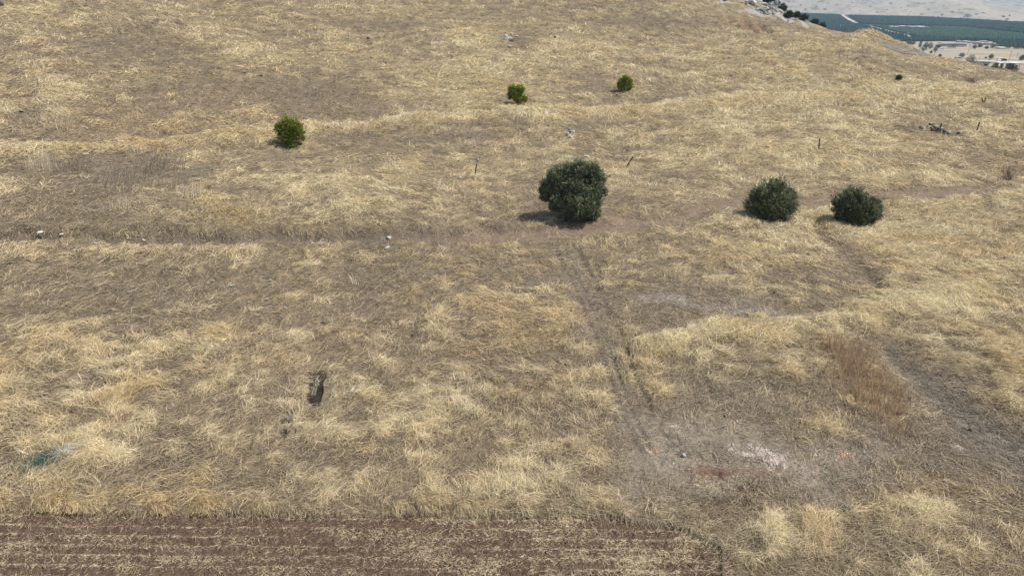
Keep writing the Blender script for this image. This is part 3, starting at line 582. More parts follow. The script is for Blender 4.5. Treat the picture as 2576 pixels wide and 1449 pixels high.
# gravel on the bare ground
def gravel():
    n=2200; wt=np.clip(bare-.3,0,1)*np.clip(.3+1.5*fbm(XG*.8,YG*.8,401,2),0,1)+.5*dirt2+.12*path*(PX>1250)*(PX<1800)+.25*ell(2090,1145,110,30)+.15*gul
    x,y=sample(n,wt); s=rng.uniform(.006,.020,n)*np.where(rng.random(n)<.07,2.2,1)
    B=np.array([[-1,-.7,0],[1,-.8,0],[.8,.9,0],[-.9,.7,0],[-.5,-.4,.9],[.6,-.3,.7],[.4,.5,1.],[-.5,.4,.8]])
    th=rng.uniform(0,6.28,n); c_,s_=np.cos(th)[:,None],np.sin(th)[:,None]; b=B[None]*s[:,None,None]*rng.uniform(.7,1.3,(n,8,1))
    V=np.stack([b[...,0]*c_-b[...,1]*s_+x[:,None],b[...,0]*s_+b[...,1]*c_+y[:,None],b[...,2]+gz(x,y)[:,None]-.003],-1).reshape(-1,3)
    Q=np.array([[4,5,6,7],[0,1,5,4],[1,2,6,5],[2,3,7,6],[3,0,4,7]]); Fq=(np.arange(n)[:,None,None]*8+Q[None]).reshape(-1,4)
    t=rng.random((n,1)); c=C(.24,.21,.18)*(1-t)+C(.60,.56,.50)*t; c=np.where(rng.random((n,1))<.07,C(.5,.27,.17),c)
    o=link_mesh('gravel',np_mesh('gravel',V,Fq,np.repeat(c,8,0)),mat=mat_simple('gravel',(0,0,0),attr=True,rough=.9),kind='stuff',label='loose pale gravel scattered over the bare grey ground',category='gravel')
gravel()
def chips():
    n=800; wt=sstep(.35,.7,lime*(.7+1.2*vn(XG*2.8,YG*2.8,121)))+.6*sstep(.4,.8,orng)
    x,y=sample(n,wt); s=rng.uniform(.012,.05,n); B=np.array([[-1,-.7,-.2],[1,-.8,-.2],[.8,.9,-.2],[-.9,.7,-.2],[-.5,-.4,.6],[.6,-.3,.5],[.4,.5,.7],[-.5,.4,.55]])
    th=rng.uniform(0,6.28,n); c_,s_=np.cos(th)[:,None],np.sin(th)[:,None]; b=B[None]*s[:,None,None]*rng.uniform(.6,1.4,(n,8,3))
    V=np.stack([b[...,0]*c_-b[...,1]*s_+x[:,None],b[...,0]*s_+b[...,1]*c_+y[:,None],b[...,2]+gz(x,y)[:,None]],-1).reshape(-1,3)
    Q=np.array([[4,5,6,7],[0,1,5,4],[1,2,6,5],[2,3,7,6],[3,0,4,7]]); Fq=(np.arange(n)[:,None,None]*8+Q[None]).reshape(-1,4)
    g=bil(np.stack([orng,lime],-1),TH0,TH1,LR0,LR1,np.arctan2(x,y),np.log(np.hypot(x,y))); o_=(g[:,:1]>g[:,1:])&(rng.random((n,1))<.7)
    c=np.where(o_,C(.46,.27,.18),C(.52,.44,.38))*rng.uniform(.7,1.15,(n,1))
    link_mesh('stone_chips',np_mesh('stone_chips',V,Fq,np.repeat(c,8,0)),mat=mat_simple('chips',(0,0,0),attr=True,rough=.9),kind='stuff',label='broken pinkish-white and orange stone chips on the bare ground',category='stone chips')
chips()
# soil clods of the ploughed strip
def clods():
    n=12000; x,y=sample(n,plough*(.4+rows)+.4*soilpatch); s=rng.uniform(.008,.032,n)
    B=np.array([[-1,-.8,-.3],[1,-.8,-.3],[.9,.9,-.3],[-.9,.8,-.3],[-.5,-.5,.8],[.6,-.4,.6],[.4,.5,.9],[-.5,.4,.7]])
    b=B[None]*s[:,None,None]*rng.uniform(.7,1.3,(n,8,3)); th=rng.uniform(0,6.28,n); c_,s_=np.cos(th)[:,None],np.sin(th)[:,None]
    V=np.stack([b[...,0]*c_-b[...,1]*s_+x[:,None],b[...,0]*s_+b[...,1]*c_+y[:,None],b[...,2]+gz(x,y)[:,None]],-1).reshape(-1,3)
    Q=np.array([[4,5,6,7],[0,1,5,4],[1,2,6,5],[2,3,7,6],[3,0,4,7]]); Fq=(np.arange(n)[:,None,None]*8+Q[None]).reshape(-1,4)
    c=C(.098,.068,.048)*rng.uniform(.75,1.35,(n,1))
    link_mesh('soil_clods',np_mesh('soil_clods',V,Fq,np.repeat(c,8,0)),mat=mat_simple('clod',(0,0,0),attr=True,rough=.95,spec=.05),kind='stuff',label='crumbled dark brown clods of the ploughed strip',category='soil')
clods()
# ------------------------------------------------------------------ dry standing weeds
def weed(base,wpx,hpx,n,label,seed,lean=0.,mat=None,branch=2,group=None,fan=.25,rad=1.):
    loc=at_ground(*base); s=px_scale(loc); r=random.Random(seed); T=[]; lean+=(CX-base[0])/F*.42; w_=(.007+.00028*loc.length)*rad
    for i in range(n):
        x0=r.uniform(-.5,.5)*wpx*s; y0=r.uniform(-.5,.5)*wpx*s*.8; h=hpx*s*r.uniform(.45,1.)
        ax=lean+r.gauss(0,fan); ay=r.gauss(0,fan*.8); z0=float(gz(loc.x+x0,loc.y+y0))-loc.z-.05
        p=[np.array([x0,y0,z0])]
        for k in range(1,5):
            t=k/4; p.append(np.array([x0+ax*h*t+r.gauss(0,.012)*h+ax*h*.25*t*t,y0+ay*h*t,z0+h*t*(1-.08*abs(ax)*t)]))
        T.append(tube(p,[w_,w_*.9,w_*.75,w_*.6,w_*.3],3))
        for b in range(branch):
            k=r.choice((2,3)); q=p[k]; L=h*r.uniform(.15,.35); dx,dy=r.gauss(ax,.45)*L,r.gauss(0,.4)*L
            T.append(tube([q,q+np.array([dx*.5,dy*.5,L*.55]),q+np.array([dx,dy,L])],[w_*.6,w_*.45,w_*.2],3))
    me=np_mesh('dry_weed',*join(T)); o=link_mesh('dry_weed',me,None,mat or m_stem,label=label,category='dry weed'); o.location=loc
    if group: o['group']=group
    return o
G1='bleached dry weeds in the field'; G2='standing dry stalks on the left slope'
weed((786,992),18,62,9,'tall bleached white weed stalks standing in the black burnt hole',201,.22,group=G1,rad=1.7,fan=.12)
weed((868,1002),22,66,8,'bleached weed leaning right in a fan, right of the burnt hole',202,.60,group=G1,rad=1.6)
weed((838,1000),20,44,5,'thin pale weed stalks between the burnt hole and the leaning fan',203,.05,group=G1,rad=1.2)
weed((832,815),16,34,5,'thin pale weed stalks alone in the middle of the left field',204,.2,group=G1,rad=.8)
weed((893,715),30,34,14,'bunch of grey-white upright stalks below the path, centre left',205,.02,group=G1,rad=.8,branch=1)
weed((912,728),14,20,12,'dark clump of stubby stalks just right of the grey-white bunch',206,.0,m_stemd,group=G1)
weed((484,498),46,44,50,'dense curtain of pale vertical stalks, brightest on the left slope',207,.0,group=G2,branch=0,fan=.06,rad=1.)
weed((458,470),36,34,20,'grey stalks on a dark patch, up-left of the pale curtain',208,.0,m_stemd,group=G2,branch=0,fan=.08)
weed((305,520),50,34,40,'cluster of buff stalks low on the left slope',209,.0,group=G2,branch=0,fan=.08,rad=.8)
weed((322,470),120,60,70,'wide thin stand of grey-brown stalks in the middle of the left slope',210,.0,m_stemd,group=G2,branch=1,fan=.08)
weed((398,430),100,44,80,'wide stand of dull purple-brown stalks right of the thin one',211,.0,m_stemd,group=G2,branch=1,fan=.08)
weed((110,425),66,52,44,'cream stalks standing on the bright straw near the left edge',212,.0,group=G2,branch=1,fan=.1,rad=.8)
weed((190,428),70,44,50,'grey-brown stalks just right of the cream ones near the left edge',213,.0,m_stemd,group=G2,branch=1,fan=.08)
weed((158,325),36,56,34,'white bunch of stalks, highest on the far left slope',214,.05,group=G2,branch=1,fan=.1,rad=.9)
weed((125,290),60,36,20,'loose buff stalks above the white bunch on the far left',215,.05,group=G2,branch=1,fan=.12,rad=.8)
weed((5,384),8,24,4,'two or three white stalks cut by the left edge of the picture',216,.1,group=G2)
weed((345,385),22,26,8,'small spray of white stalks on the straw ridge',217,.0,group=G2,fan=.15)
weed((1592,434),20,30,9,'white dead weed at the foot of the leaning post by the olive tree',218,.0,fan=.2,rad=1.1)
weed((1836,572),10,46,5,'thin white stalks in the grass in front of the left olive bush',219,.1,fan=.1)
weed((2412,838),22,44,5,'thin pale stalks leaning right in the dark hollow near the right edge',220,.3,fan=.1,rad=.8)
weed((2537,452),24,38,18,'grey leafless twiggy bush beside the path at the right edge',221,.0,m_stemd,fan=.35,branch=3)
weed((2447,212),20,20,24,'grey leafless shrub on the crest near the right edge',222,.0,m_stemd,fan=.4,branch=3)
weed((28,720),30,60,5,'long thin dry stalks at the left edge under the path',223,.5,fan=.3,rad=.7)
def rusty():
    n=900; x,y=sample(n,np.clip(stroke([(2080,880),(2130,930),(2200,1000),(2255,1075)],[26,50,46,30]),0,1)*np.clip(.6+fbm(XG*1.5,YG*1.5,441,2),0,1))
    d=np.hypot(x,y); N=n
    c=np.tile(C(.46,.335,.22),(N,1))*rng.uniform(.7,1.35,(N,1))
    V,Fq,cc=ribbons(x,y,rng.uniform(0,6.28,N),rng.uniform(1.1,1.5,N),rng.uniform(.9,1.4,N),rng.uniform(.45,.95,N),np.full(N,.022),rng.normal(0,.3,N),c,3)
    link_mesh('rusty_weeds',np_mesh('rusty_weeds',V,Fq,cc),mat=m_grass,kind='stuff',label='band of rust-brown upright weeds running down the right-hand bank',category='weeds')
rusty()
# ------------------------------------------------------------------ low pale-green rosettes, netting, bucket
def rosette(px,py,r_,label,seed):
    loc=at_ground(px,py); s=px_scale(loc)*r_; r=np.random.default_rng(seed); n=60
    a=r.uniform(0,6.28,n); L=s*r.uniform(.5,1.1,n); w_=s*.22; el=r.uniform(.15,.7,n)
    d=np.stack([np.cos(a)*np.cos(el),np.sin(a)*np.cos(el),np.sin(el)],1); sd_=np.stack([-np.sin(a),np.cos(a),0*a],1)
    V=np.stack([d*0-sd_*w_*.2,d*0+sd_*w_*.2,d*L[:,None]*.7+sd_*w_*.6+[0,0,.01],d*L[:,None]*1.0-sd_*w_*.2],1).reshape(-1,3)
    V[:,2]+=.03
    c=np.repeat(C(.42,.50,.40)*r.uniform(.75,1.2,(n,1)),4,0)
    o=link_mesh('grey_green_rosette',np_mesh('grey_green_rosette',V,np.arange(4*n).reshape(-1,4),c),None,m_leaf,label=label,category='low plant',group='pale grey-green plants in the dry grass'); o.location=loc
for i,(x,y,r_,l) in enumerate([(582,722,8,'pale green rosette, widest one, in the middle of the upper left field'),(536,710,6,'small pale green rosette up-left of the widest one'),(680,708,6,'pale green rosette right of the widest one'),(672,756,7,'pale green rosette, lower of those right of the widest'),(618,631,6,'pale green rosette in the straw just under the path'),(906,636,6,'pale green rosette under the path near the middle'),(772,674,6,'grey-green rosette in the dark grass left of the stalks'),(28,663,7,'pale green rosette nearest the left edge'),(60,649,6,'pale green rosette near the left edge, upper of two'),(120,657,6,'grey-green rosette a little right of the left-edge ones'),(717,777,6,'faint green rosette, lowest of all'),(627,763,6,'whitish green rosette left of the lowest ones'),(55,283,8,'whitish grey plant on the slope at the far left'),(28,322,7,'pale grey plant close to the left edge, above the straw ridge')]):
    rosette(x,y,r_,l,300+i)
def netting():
    loc=at_ground(108,1160); e=empty('plastic_netting',loc,0,label='frayed green plastic netting tangled in the grass at lower left, with pale fluff beside it',category='netting')
    for nm,cx,cy,sx,sy,n,c0,c1 in (('green_strands',0,.0,.28,.34,520,C(.02,.085,.065),C(.10,.22,.175)),('pale_fluff',.62,.55,.20,.12,420,C(.55,.53,.47),C(.75,.73,.66))):
        x=rng.normal(cx,sx,n)+loc.x; y=rng.normal(cy,sy,n)+loc.y+(x-loc.x-cx)*.5
        c=c0+(c1-c0)*rng.random((n,1)); V,Fq,cc=ribbons(x,y,rng.uniform(0,6.28,n),rng.uniform(.1,1.2,n),rng.uniform(-.8,.3,n),rng.uniform(.08,.26,n),np.full(n,.014),rng.normal(0,1.5,n),c,3)
        V=V-np.array(loc); V[:,2]+=.06; part(nm,(V,Fq),m_grass,e,False,cc)
netting()
def bucket():
    loc=at_ground(105,594); s=px_scale(loc); R=6.2*s; h=11*s
    e=empty('bucket',loc,0,label='small white plastic bucket standing on the path at far left',category='bucket')
    a=np.linspace(0,2*math.pi,28,endpoint=False); rings=[(R*.72,0),(R*.95,h),(R*1.03,h),(R*1.03,h*.93),(R*.97,h*.93)]
    pr=[(R*.01,.004),(R*.72,0),(R*.94,h*.92),(R*1.03,h*.92),(R*1.03,h),(R*.90,h),(R*.68,.02),(R*.01,.02)]
    V=np.array([[r*math.cos(t),r*math.sin(t),z] for r,z in pr for t in a]); n=28
    Fq=np.array([[i*n+k,i*n+(k+1)%n,(i+1)*n+(k+1)%n,(i+1)*n+k] for i in range(len(pr)-1) for k in range(n)])
    part('pail',(V,Fq),m_white,e,True)
    part('handle',tube([(R*1.02*math.cos(t),-R*.25-R*.5*math.sin(t),h*.9-R*.35*math.sin(t)) for t in np.linspace(0,math.pi,12)],[.004]*12,5),m_stemd,e)
bucket()
# ------------------------------------------------------------------ strip of road passing behind the near slope
def road():
    near=[(2184,108.5),(2210,115),(2236,123),(2258,132),(2290,138),(2325,141.5)]; far=[(2192,107),(2222,110),(2256,117),(2282,124),(2310,131),(2335,139)]
    V=[];m=6;K=30
    for t in np.linspace(0,1,K):
        f=t*(len(near)-1); i=min(int(f),len(near)-2); f-=i
        a=at_ground(near[i][0]*(1-f)+near[i+1][0]*f,near[i][1]*(1-f)+near[i+1][1]*f); b=at_ground(far[i][0]*(1-f)+far[i+1][0]*f,far[i][1]*(1-f)+far[i+1][1]*f)
        for k in range(m):
            x=a.x+(b.x-a.x)*k/(m-1); y=a.y+(b.y-a.y)*k/(m-1); V.append((x,y,float(gz(x,y))+.05))
    V=np.array(V); Fq=np.array([[i*m+k,(i+1)*m+k,(i+1)*m+k+1,i*m+k+1] for i in range(K-1) for k in range(m-1)])
    link_mesh('road',np_mesh('road',V,Fq,None,True),mat=mat_simple('old_asphalt',(.15,.152,.15),rough=.9,noise=.2,scale=1.5),kind='structure')
road()
wb=at_ground(2035,71); e=empty('water_tank',wb,0.2,label='small white box-shaped tank on the crest against the dark orchard',category='tank')
part('tank_body',box(0,0,.22,.55,.45,.5,0,.94),m_white,e); part('lid',box(0,0,.49,.2,.2,.05),m_wall,e)
# ------------------------------------------------------------------ rocky spur beyond the crest
D=lambda x,y:(x/1.1646,y/1.1646)
def at_az(px3,r):
    a,b,_=ray(px3/1.1646,30); t=math.atan2(a,b); x,y=r*math.sin(t),r*math.cos(t); return Vector((x,y,float(gz(x,y))))
rr=random.Random(9)
spurx=[]
for i in range(190):
    px=rr.uniform(2050,2345); r=rr.uniform(188,213); loc=at_az(px,r); sz=rr.choice((.7,.9,1.2,1.6,2.1))*.9*(1-.4*(px>2280))
    tone=rr.choice(('whitish','mid grey','pale grey','mid grey')); big='large' if sz>1.5 else 'middling' if sz>.9 else 'small'
    where='upper left of the spur' if px<2120 else 'under the spreading bushes' if px<2185 else 'below the small round bush' if px<2225 else 'beside the upright round tree' if px<2262 else 'by the grey-green bush' if px<2300 else 'where the spur runs out on the right'
    shp=rr.choice(('blocky','flat','upright','long')); dm={'blocky':(1.2,1.1,1.0),'flat':(1.5,1.3,.55),'upright':(.9,.9,1.35),'long':(2.0,.9,.8)}[shp]
    rock(f'{big} {shp} {tone} boulder {"at the back" if r>205 else "in the middle" if r>196 else "in front"}, {where}',loc,tuple(sz*k for k in dm),500+i,{'whitish':m_rockw,'pale grey':m_rock,'mid grey':m_rockm}[tone],cat='boulder',group='boulders of the rocky spur',sink=.3,name='boulder',sub=3)
GRN=[(.03,.05,.022),(.06,.09,.036),(.11,.14,.06)]
def far_tree(x3,top3,base3,w3,label,seed,loc,name='tree',cols=GRN,n=1100,cat='tree',group=None,trunk=None,squat=1.,leaf=.3):
    b=D(x3,base3); s=px_scale(loc); hh=(base3-top3)/1.1646; w=w3/1.1646; th=trunk if trunk is not None else hh*.2*s
    top=b[1]-hh; lob=[(b[0],b[1]-hh*.55,w*.36,0),(b[0]-w*.24,b[1]-hh*.48,w*.24),(b[0]+w*.24,b[1]-hh*.5,w*.24),(b[0]+w*.03,b[1]-hh*.78,w*.26),(b[0]-w*.12,b[1]-hh*.3,w*.2),(b[0]+w*.14,b[1]-hh*.3,w*.2)]
    if hh>w*1.3: lob=[(b[0],b[1]-hh*.45,w*.4,0),(b[0]-w*.1,b[1]-hh*.62,w*.36),(b[0]+w*.1,b[1]-hh*.78,w*.3),(b[0],b[1]-hh*.9,w*.2)]
    return bush(name,label,cat,b,lob,n,max(leaf,.9*s),cols,seed,group=group,trunk_h=th,loc=loc,rtr=max(.08,.35*s),shell=.3,asp=1.5)
SP_=[(2022,2,-8,18,'dark shrub at the left foot of the rocky spur, cut by the top edge'),(2070,14,-6,28,'dark oak clump, leftmost on the rocky spur'),(2150,22,4,26,'dark spreading bush among the upper boulders, left half'),(2168,20,2,24,'dark spreading bush among the upper boulders, right half'),(2176,8,-2,12,'small round bush on top of the spur against the pale hill'),(2206,33,18,17,'small bush half-way down the spur'),(2243,38,18,24,'round tree standing clear on the spur, the most upright one'),(2230,41,30,14,'little bush left of the round tree'),(2207,47,37,18,'bush low among the boulders at the crest line'),(2267,52,37,24,'grey-green bush below the round tree'),(2252,52,44,12,'tiny bush beside the grey-green one'),(2290,64,48,26,'dark bush where the boulders end'),(2312,70,54,24,'dark bush next right of the end of the boulders'),(2336,78,63,22,'dark bush on the falling crest, third from the boulders'),(2358,84,70,22,'dark low bush left of the white tank'),(2392,94,80,22,'dark low bush right of the white tank'),(2414,101,86,24,'dark bush in the saddle'),(2440,108,96,24,'dark bush in the lowest dip of the crest')]
for i,(x,b,t,w_,l) in enumerate(SP_):
    loc=at_az(x,205 if x<2300 else 190+.25*(x-2300)); s=px_scale(loc)
    # seat the bush on the ground below the sight line
    zb=H+loc.length*0; a,bb,c=ray(x/1.1646,b/1.1646); want=H+math.hypot(loc.x,loc.y)*c/math.hypot(a,bb)
    ext=max(0,(want-loc.z)/(s)/.859); far_tree(x,t-2,b+min(ext,30),w_*1.35,l,600+i,loc,'shrub',cols=[(.02,.034,.018),(.04,.06,.03),(.075,.10,.05)],n=1500,cat='shrub',group='dark bushes of the rocky spur',leaf=.22)
# ------------------------------------------------------------------ valley
KN=[(173,330),(163,420),(153,560),(125,850),(101,1150),(45,2100)]
ky=[150.]+[k[1] for k in KN]+[2600.,9000.]; kz=[-30.]+[H+k[1]*(ray(CX,k[0])[2]/ray(CX,k[0])[1]) for k in KN]
kz[0]=kz[1]-.0; kz+= [kz[-1]-1,kz[-1]-1]
def vz(y): return np.interp(y,ky,kz)
_ys=np.exp(np.linspace(math.log(300),math.log(8000),9000))
def at_valley(x3,y3):
    a,b,c=ray(x3/1.1646,y3/1.1646); z=H+_ys*c/b; d=z-vz(_ys); k=int(np.argmax(d<0)) if (d<0).any() else len(_ys)-1
    return Vector((_ys[k]*a/b,_ys[k],float(vz(_ys[k]))))
BL=[(1900,33),(2100,35),(2270,37),(2470,45),(2700,50),(2860,58),(3000,68),(3200,84),(3500,100)]
bu=[];bd=[]
for p in BL: q=at_valley(*p); bu.append(q.x/q.y); bd.append(q.y)
cl=[(1900,-300),(2400,-210),(2700,-70),(2835,-4),(2900,26),(3000,58),(3100,74),(3300,92),(3500,100)]
cu=[];ch=[]
for x3,y3 in cl:
    a,b,c=ray(x3/1.1646,y3/1.1646); u=a/b; yy=np.interp(u,bu,bd)+650; cu.append(u); ch.append(max(0,H+yy*c/b-float(vz(yy))))
def hillz(x,y):
    u=x/np.maximum(y,1); yb=np.interp(u,bu,bd); t=np.maximum(y-yb,0); cap=np.interp(u,cu,ch)
    n=fbm(x*.004,y*.003,501,4); n2=fbm(x*.02,y*.02,503,3)
    h=cap*(1-np.exp(-t/np.maximum(cap,1)*.17))+sstep(20,400,t)*(22*n*sstep(0,60,cap)+3.0*n2)
    t2=np.maximum(y-3900-.10*x,0); h2=260*(1-np.exp(-t2*.3/260.))+sstep(0,600,t2)*60*fbm(x*.0016,y*.0012,507,4)
    return np.where(t>0,np.maximum(h,h2),h2*0),u,t,t2,h2>h
NV,MV=560,620
vt=np.linspace(math.radians(12),math.radians(62),NV); vy=np.exp(np.linspace(math.log(150),math.log(6500),MV)); UT,YV=np.meshgrid(np.tan(vt),vy); XV=UT*YV
hz,uu,tt,t2,is2=hillz(XV,YV); ZV=vz(YV)+hz
QX,QY=proj(XV,YV,ZV); QX=QX*1.1646; QY=QY*1.1646; QX0,QY0=QX.copy(),QY.copy()
nn=fbm(XV*.02,YV*.02,511,3)[...,None]; nf=fbm(XV*.06,YV*.06,513,3)[...,None]
CV=C(.35,.30,.21)*(1+.25*nn+.2*nf)
def vell(x,y,rx,ry): return np.exp(-(((QX-x)/rx)**2+((QY-y)/ry)**2))
def vstroke(pts,wd):
    best=np.full(QX.shape,9e9)
    for k in range(len(pts)-1):
        (x0,y0),(x1,y1)=pts[k],pts[k+1]; dx,dy=x1-x0,y1-y0; t=np.clip(((QX-x0)*dx+(QY-y0)*dy)/(dx*dx+dy*dy),0,1); best=np.minimum(best,np.hypot(QX-x0-t*dx,QY-y0-t*dy)/wd)
    return np.clip(1.6-best,0,1)
def vm(c,m,k=.25):
    global CV
    m=np.clip(m,0,1)[...,None]; CV=CV*(1-m)+c*(1+k*nf)*m
flat=(tt<=0)
vm(C(.05,.075,.045),flat*(QY<123)*1.)
vm(C(.36,.31,.25),vstroke([(2640,124),(2900,127)],3)*0+flat*(QY>=122)*(QY<134)*.7)
vm(C(.33,.29,.23),vell(2760,152,120,10)*.8)
vm(C(.30,.26,.21),vell(2850,160,60,3)*.8+vell(2960,165,30,4)*.4)
vm(C(.24,.215,.18),vstroke([(2860,184),(2920,183),(3000,190),(3100,196)],3.5))
vm(C(.55,.49,.38),vstroke([(2840,177),(2900,179),(3000,183),(3100,186)],1.6))
vm(C(.20,.20,.19),vstroke([(2800,172),(2860,175),(2930,174),(3100,182)],1.2)*.8)
vm(C(.62,.56,.50),vstroke([(2466,44),(2482,55),(2510,70)],2.4)+vstroke([(2506,72),(2555,80),(2600,92),(2665,108)],1.7))
vm(C(.45,.43,.40),vstroke([(2612,80),(2650,79),(2720,82)],1.5)*(nf[...,0]>-.1))
hm=(tt>0)
vm(C(.40,.355,.29),hm*.9,.25)
spots=sstep(.24,.34,fbm(XV*.030,YV*.022,521,3))*hm*(~is2); vm(C(.20,.20,.15),spots*.95)
bands=sstep(.1,.4,fbm(XV*.004,YV*.012,523,3))*hm; vm(C(.40,.36,.31),bands*.5); 
vm(C(.26,.25,.25),hm*sstep(16,0,QY)*sstep(.05,.3,fbm(XV*.02,YV*.01,527,3))*np.exp(-((QX-2470)/110)**2)); vm(C(.34,.32,.34),is2*hm*.75)
V=np.stack([XV,YV,ZV],-1).reshape(-1,3); idx=np.arange(NV*MV).reshape(MV,NV); Fq=np.stack([idx[:-1,:-1],idx[:-1,1:],idx[1:,1:],idx[1:,:-1]],-1).reshape(-1,4)
link_mesh('valley_and_hills',np_mesh('valley_and_hills',V,Fq,CV.reshape(-1,3),True),mat=mat_simple('valley_ground',(0,0,0),attr=True,rough=1,spec=.02,noise=.12,scale=.15),kind='structure')
def inpoly(X,Y,pts):
    ins=np.zeros(X.shape,bool); n=len(pts)
    for k in range(n):
        (x0,y0),(x1,y1)=pts[k],pts[(k+1)%n]
        if y0!=y1: ins^=((Y<y0)!=(Y<y1))&(X<(x0+(Y-y0)*(x1-x0)/(y1-y0)))
    return ins
def orchard(label,poly3,c,sp_,h_,rot):
    # rows of trees standing on the valley floor inside a block
    P=[at_valley(*p) for p in poly3]; x0=min(p.x for p in P); x1=max(p.x for p in P); y0=min(p.y for p in P); y1=max(p.y for p in P)
    cc,ss=math.cos(rot),math.sin(rot); R=max(x1-x0,y1-y0)*.75; g=np.arange(-R,R,sp_); gx,gy=np.meshgrid(g,g*1.0); gx=gx.ravel(); gy=gy.ravel()
    X=(x0+x1)/2+gx*cc-gy*ss+rng.normal(0,.35,gx.size); Y=(y0+y1)/2+gx*ss+gy*cc+rng.normal(0,.35,gx.size)
    k=inpoly(X,Y,[(p.x,p.y) for p in P])
    rd=[at_valley(*p) for p in ((2460,40),(2482,55),(2510,71),(2555,80),(2600,92),(2665,108))]
    for a,b in zip(rd[:-1],rd[1:]):
        t=np.clip(((X-a.x)*(b.x-a.x)+(Y-a.y)*(b.y-a.y))/((b.x-a.x)**2+(b.y-a.y)**2),0,1); k&=np.hypot(X-a.x-t*(b.x-a.x),Y-a.y-t*(b.y-a.y))>11
    X,Y=X[k],Y[k]; n=len(X)
    B=[(0,0,.05)]; a=np.linspace(0,2*math.pi,6,endpoint=False)
    ring=lambda r,z:[(r*math.cos(t),r*math.sin(t),z) for t in a]
    B=np.array(ring(.35,.05)+ring(.55,.45)+ring(.36,.85)+ring(.05,1.)); s=rng.uniform(.8,1.15,n)
    V=B[None]*np.stack([s*sp_*.86,s*sp_*.86,s*h_],-1)[:,None]*rng.uniform(.85,1.15,(n,24,1)); V[...,0]+=X[:,None]; V[...,1]+=Y[:,None]; V[...,2]+=vz(Y)[:,None]
    Q=np.array([[i*6+j,i*6+(j+1)%6,(i+1)*6+(j+1)%6,(i+1)*6+j] for i in range(3) for j in range(6)])
    Fq=(np.arange(n)[:,None,None]*24+Q[None]).reshape(-1,4); col=C(*c)*rng.uniform(.75,1.3,(n,1))*(1+.3*fbm(X*.012,Y*.012,531,2))[:,None]
    link_mesh('orchard',np_mesh('orchard',V.reshape(-1,3),Fq,np.repeat(col,24,0)),mat=m_orch,kind='stuff',label=label,category='orchard')
m_orch=mat_simple('orchard_leaves',(0,0,0),attr=True,rough=.8,spec=.1)
orchard('dark blue-green orchard block left of the pale farm road',[(2100,37),(2270,39),(2465,47),(2492,66),(2550,84),(2655,111),(2640,124),(2100,124)],(.020,.050,.030),6.5,4.5,.32)
orchard('long dark orchard block at the foot of the pale hill, right of the road',[(2486,48),(2700,53),(2830,60),(3000,70),(3200,84),(3200,115),(3000,99),(2830,79),(2660,76),(2525,72)],(.020,.050,.030),7,4.5,.2)
orchard('lighter green low orchard block in the middle of the valley',[(2552,77),(2605,78),(2610,84),(2725,85),(2725,79),(2830,82),(3000,103),(3200,120),(3200,125),(2900,117),(2790,113),(2680,106)],(.036,.080,.036),6,2.6,.2)
orchard('narrow dark orchard block nearest the buildings',[(2670,111),(2790,116),(2900,120),(3200,129),(3200,138),(3000,141),(2940,139),(2900,121),(2850,121),(2640,123)],(.026,.055,.032),6,4.2,.2)
# far shrubs on the pale hill
def on_hill(x3,y3):
    a,b,c=ray(x3/1.1646,y3/1.1646); ys=np.linspace(1500,4000,4000); hh=hillz(ys*a/b,ys)[0]+vz(ys); d=H+ys*c/b-hh; k=int(np.argmax(d<0)) if (d<0).any() else 3999
    return Vector((ys[k]*a/b,ys[k],float(hh[k])))
HS=[(2271,10),(2296,24),(2310,8),(2345,18),(2391,22),(2416,30),(2450,16),(2497,10),(2453,15),(2550,22),(2570,39),(2600,30),(2640,25),(2668,36),(2690,12),(2720,30),(2700,44),(2765,20),(2790,38),(2834,51),(2939,52),(2957,49),(2950,59),(2880,40),(2740,8),(2360,30),(2330,33),(2425,12),(2520,33),(2610,12),(2660,18),(2810,30),(2860,44),(2580,8),(2760,46),(2490,28)]
proto=None
for i,(x,y) in enumerate(HS):
    loc=on_hill(x,y); big=x in (2834,2957,2939)
    hz_=('high' if y<16 else 'half-way up' if y<32 else 'low')
    lab=f'dark shrub dot {hz_} on the far hill, above '+('the dark orchard end' if x<2340 else 'the left orchard block' if x<2440 else 'the head of the farm road' if x<2520 else 'the long orchard block' if x<2620 else 'the farmyard in the orchard' if x<2710 else 'the steel frame' if x<2800 else 'the pale ruins') if not big else {2834:'lone larger tree at the foot of the pale hill',2957:'rightmost larger tree at the foot of the far hill',2939:'small tree just left of the rightmost one on the far hill'}[x]
    if proto is None:
        s=px_scale(loc); proto=bush('hill_shrub',lab,'shrub',(100,100),[(100,97,2.6,0),(98,98,2),(102,98,2)],260,1.1*s,GRN,700,group='shrubs on the pale far hill',loc=loc,trunk_h=1.,rtr=.3); continue
    c=proto.copy(); COL.objects.link(c); c.location=loc; c['label']=lab; c.rotation_euler=(0,0,rr.uniform(0,6)); k=rr.uniform(.3,.75)*(2.2 if big else 1); c.scale=(k*1.3,k,k*.75)
    if big and 'group' in c: del c['group']
    for chd in proto.children: d=chd.copy(); COL.objects.link(d); d.parent=c
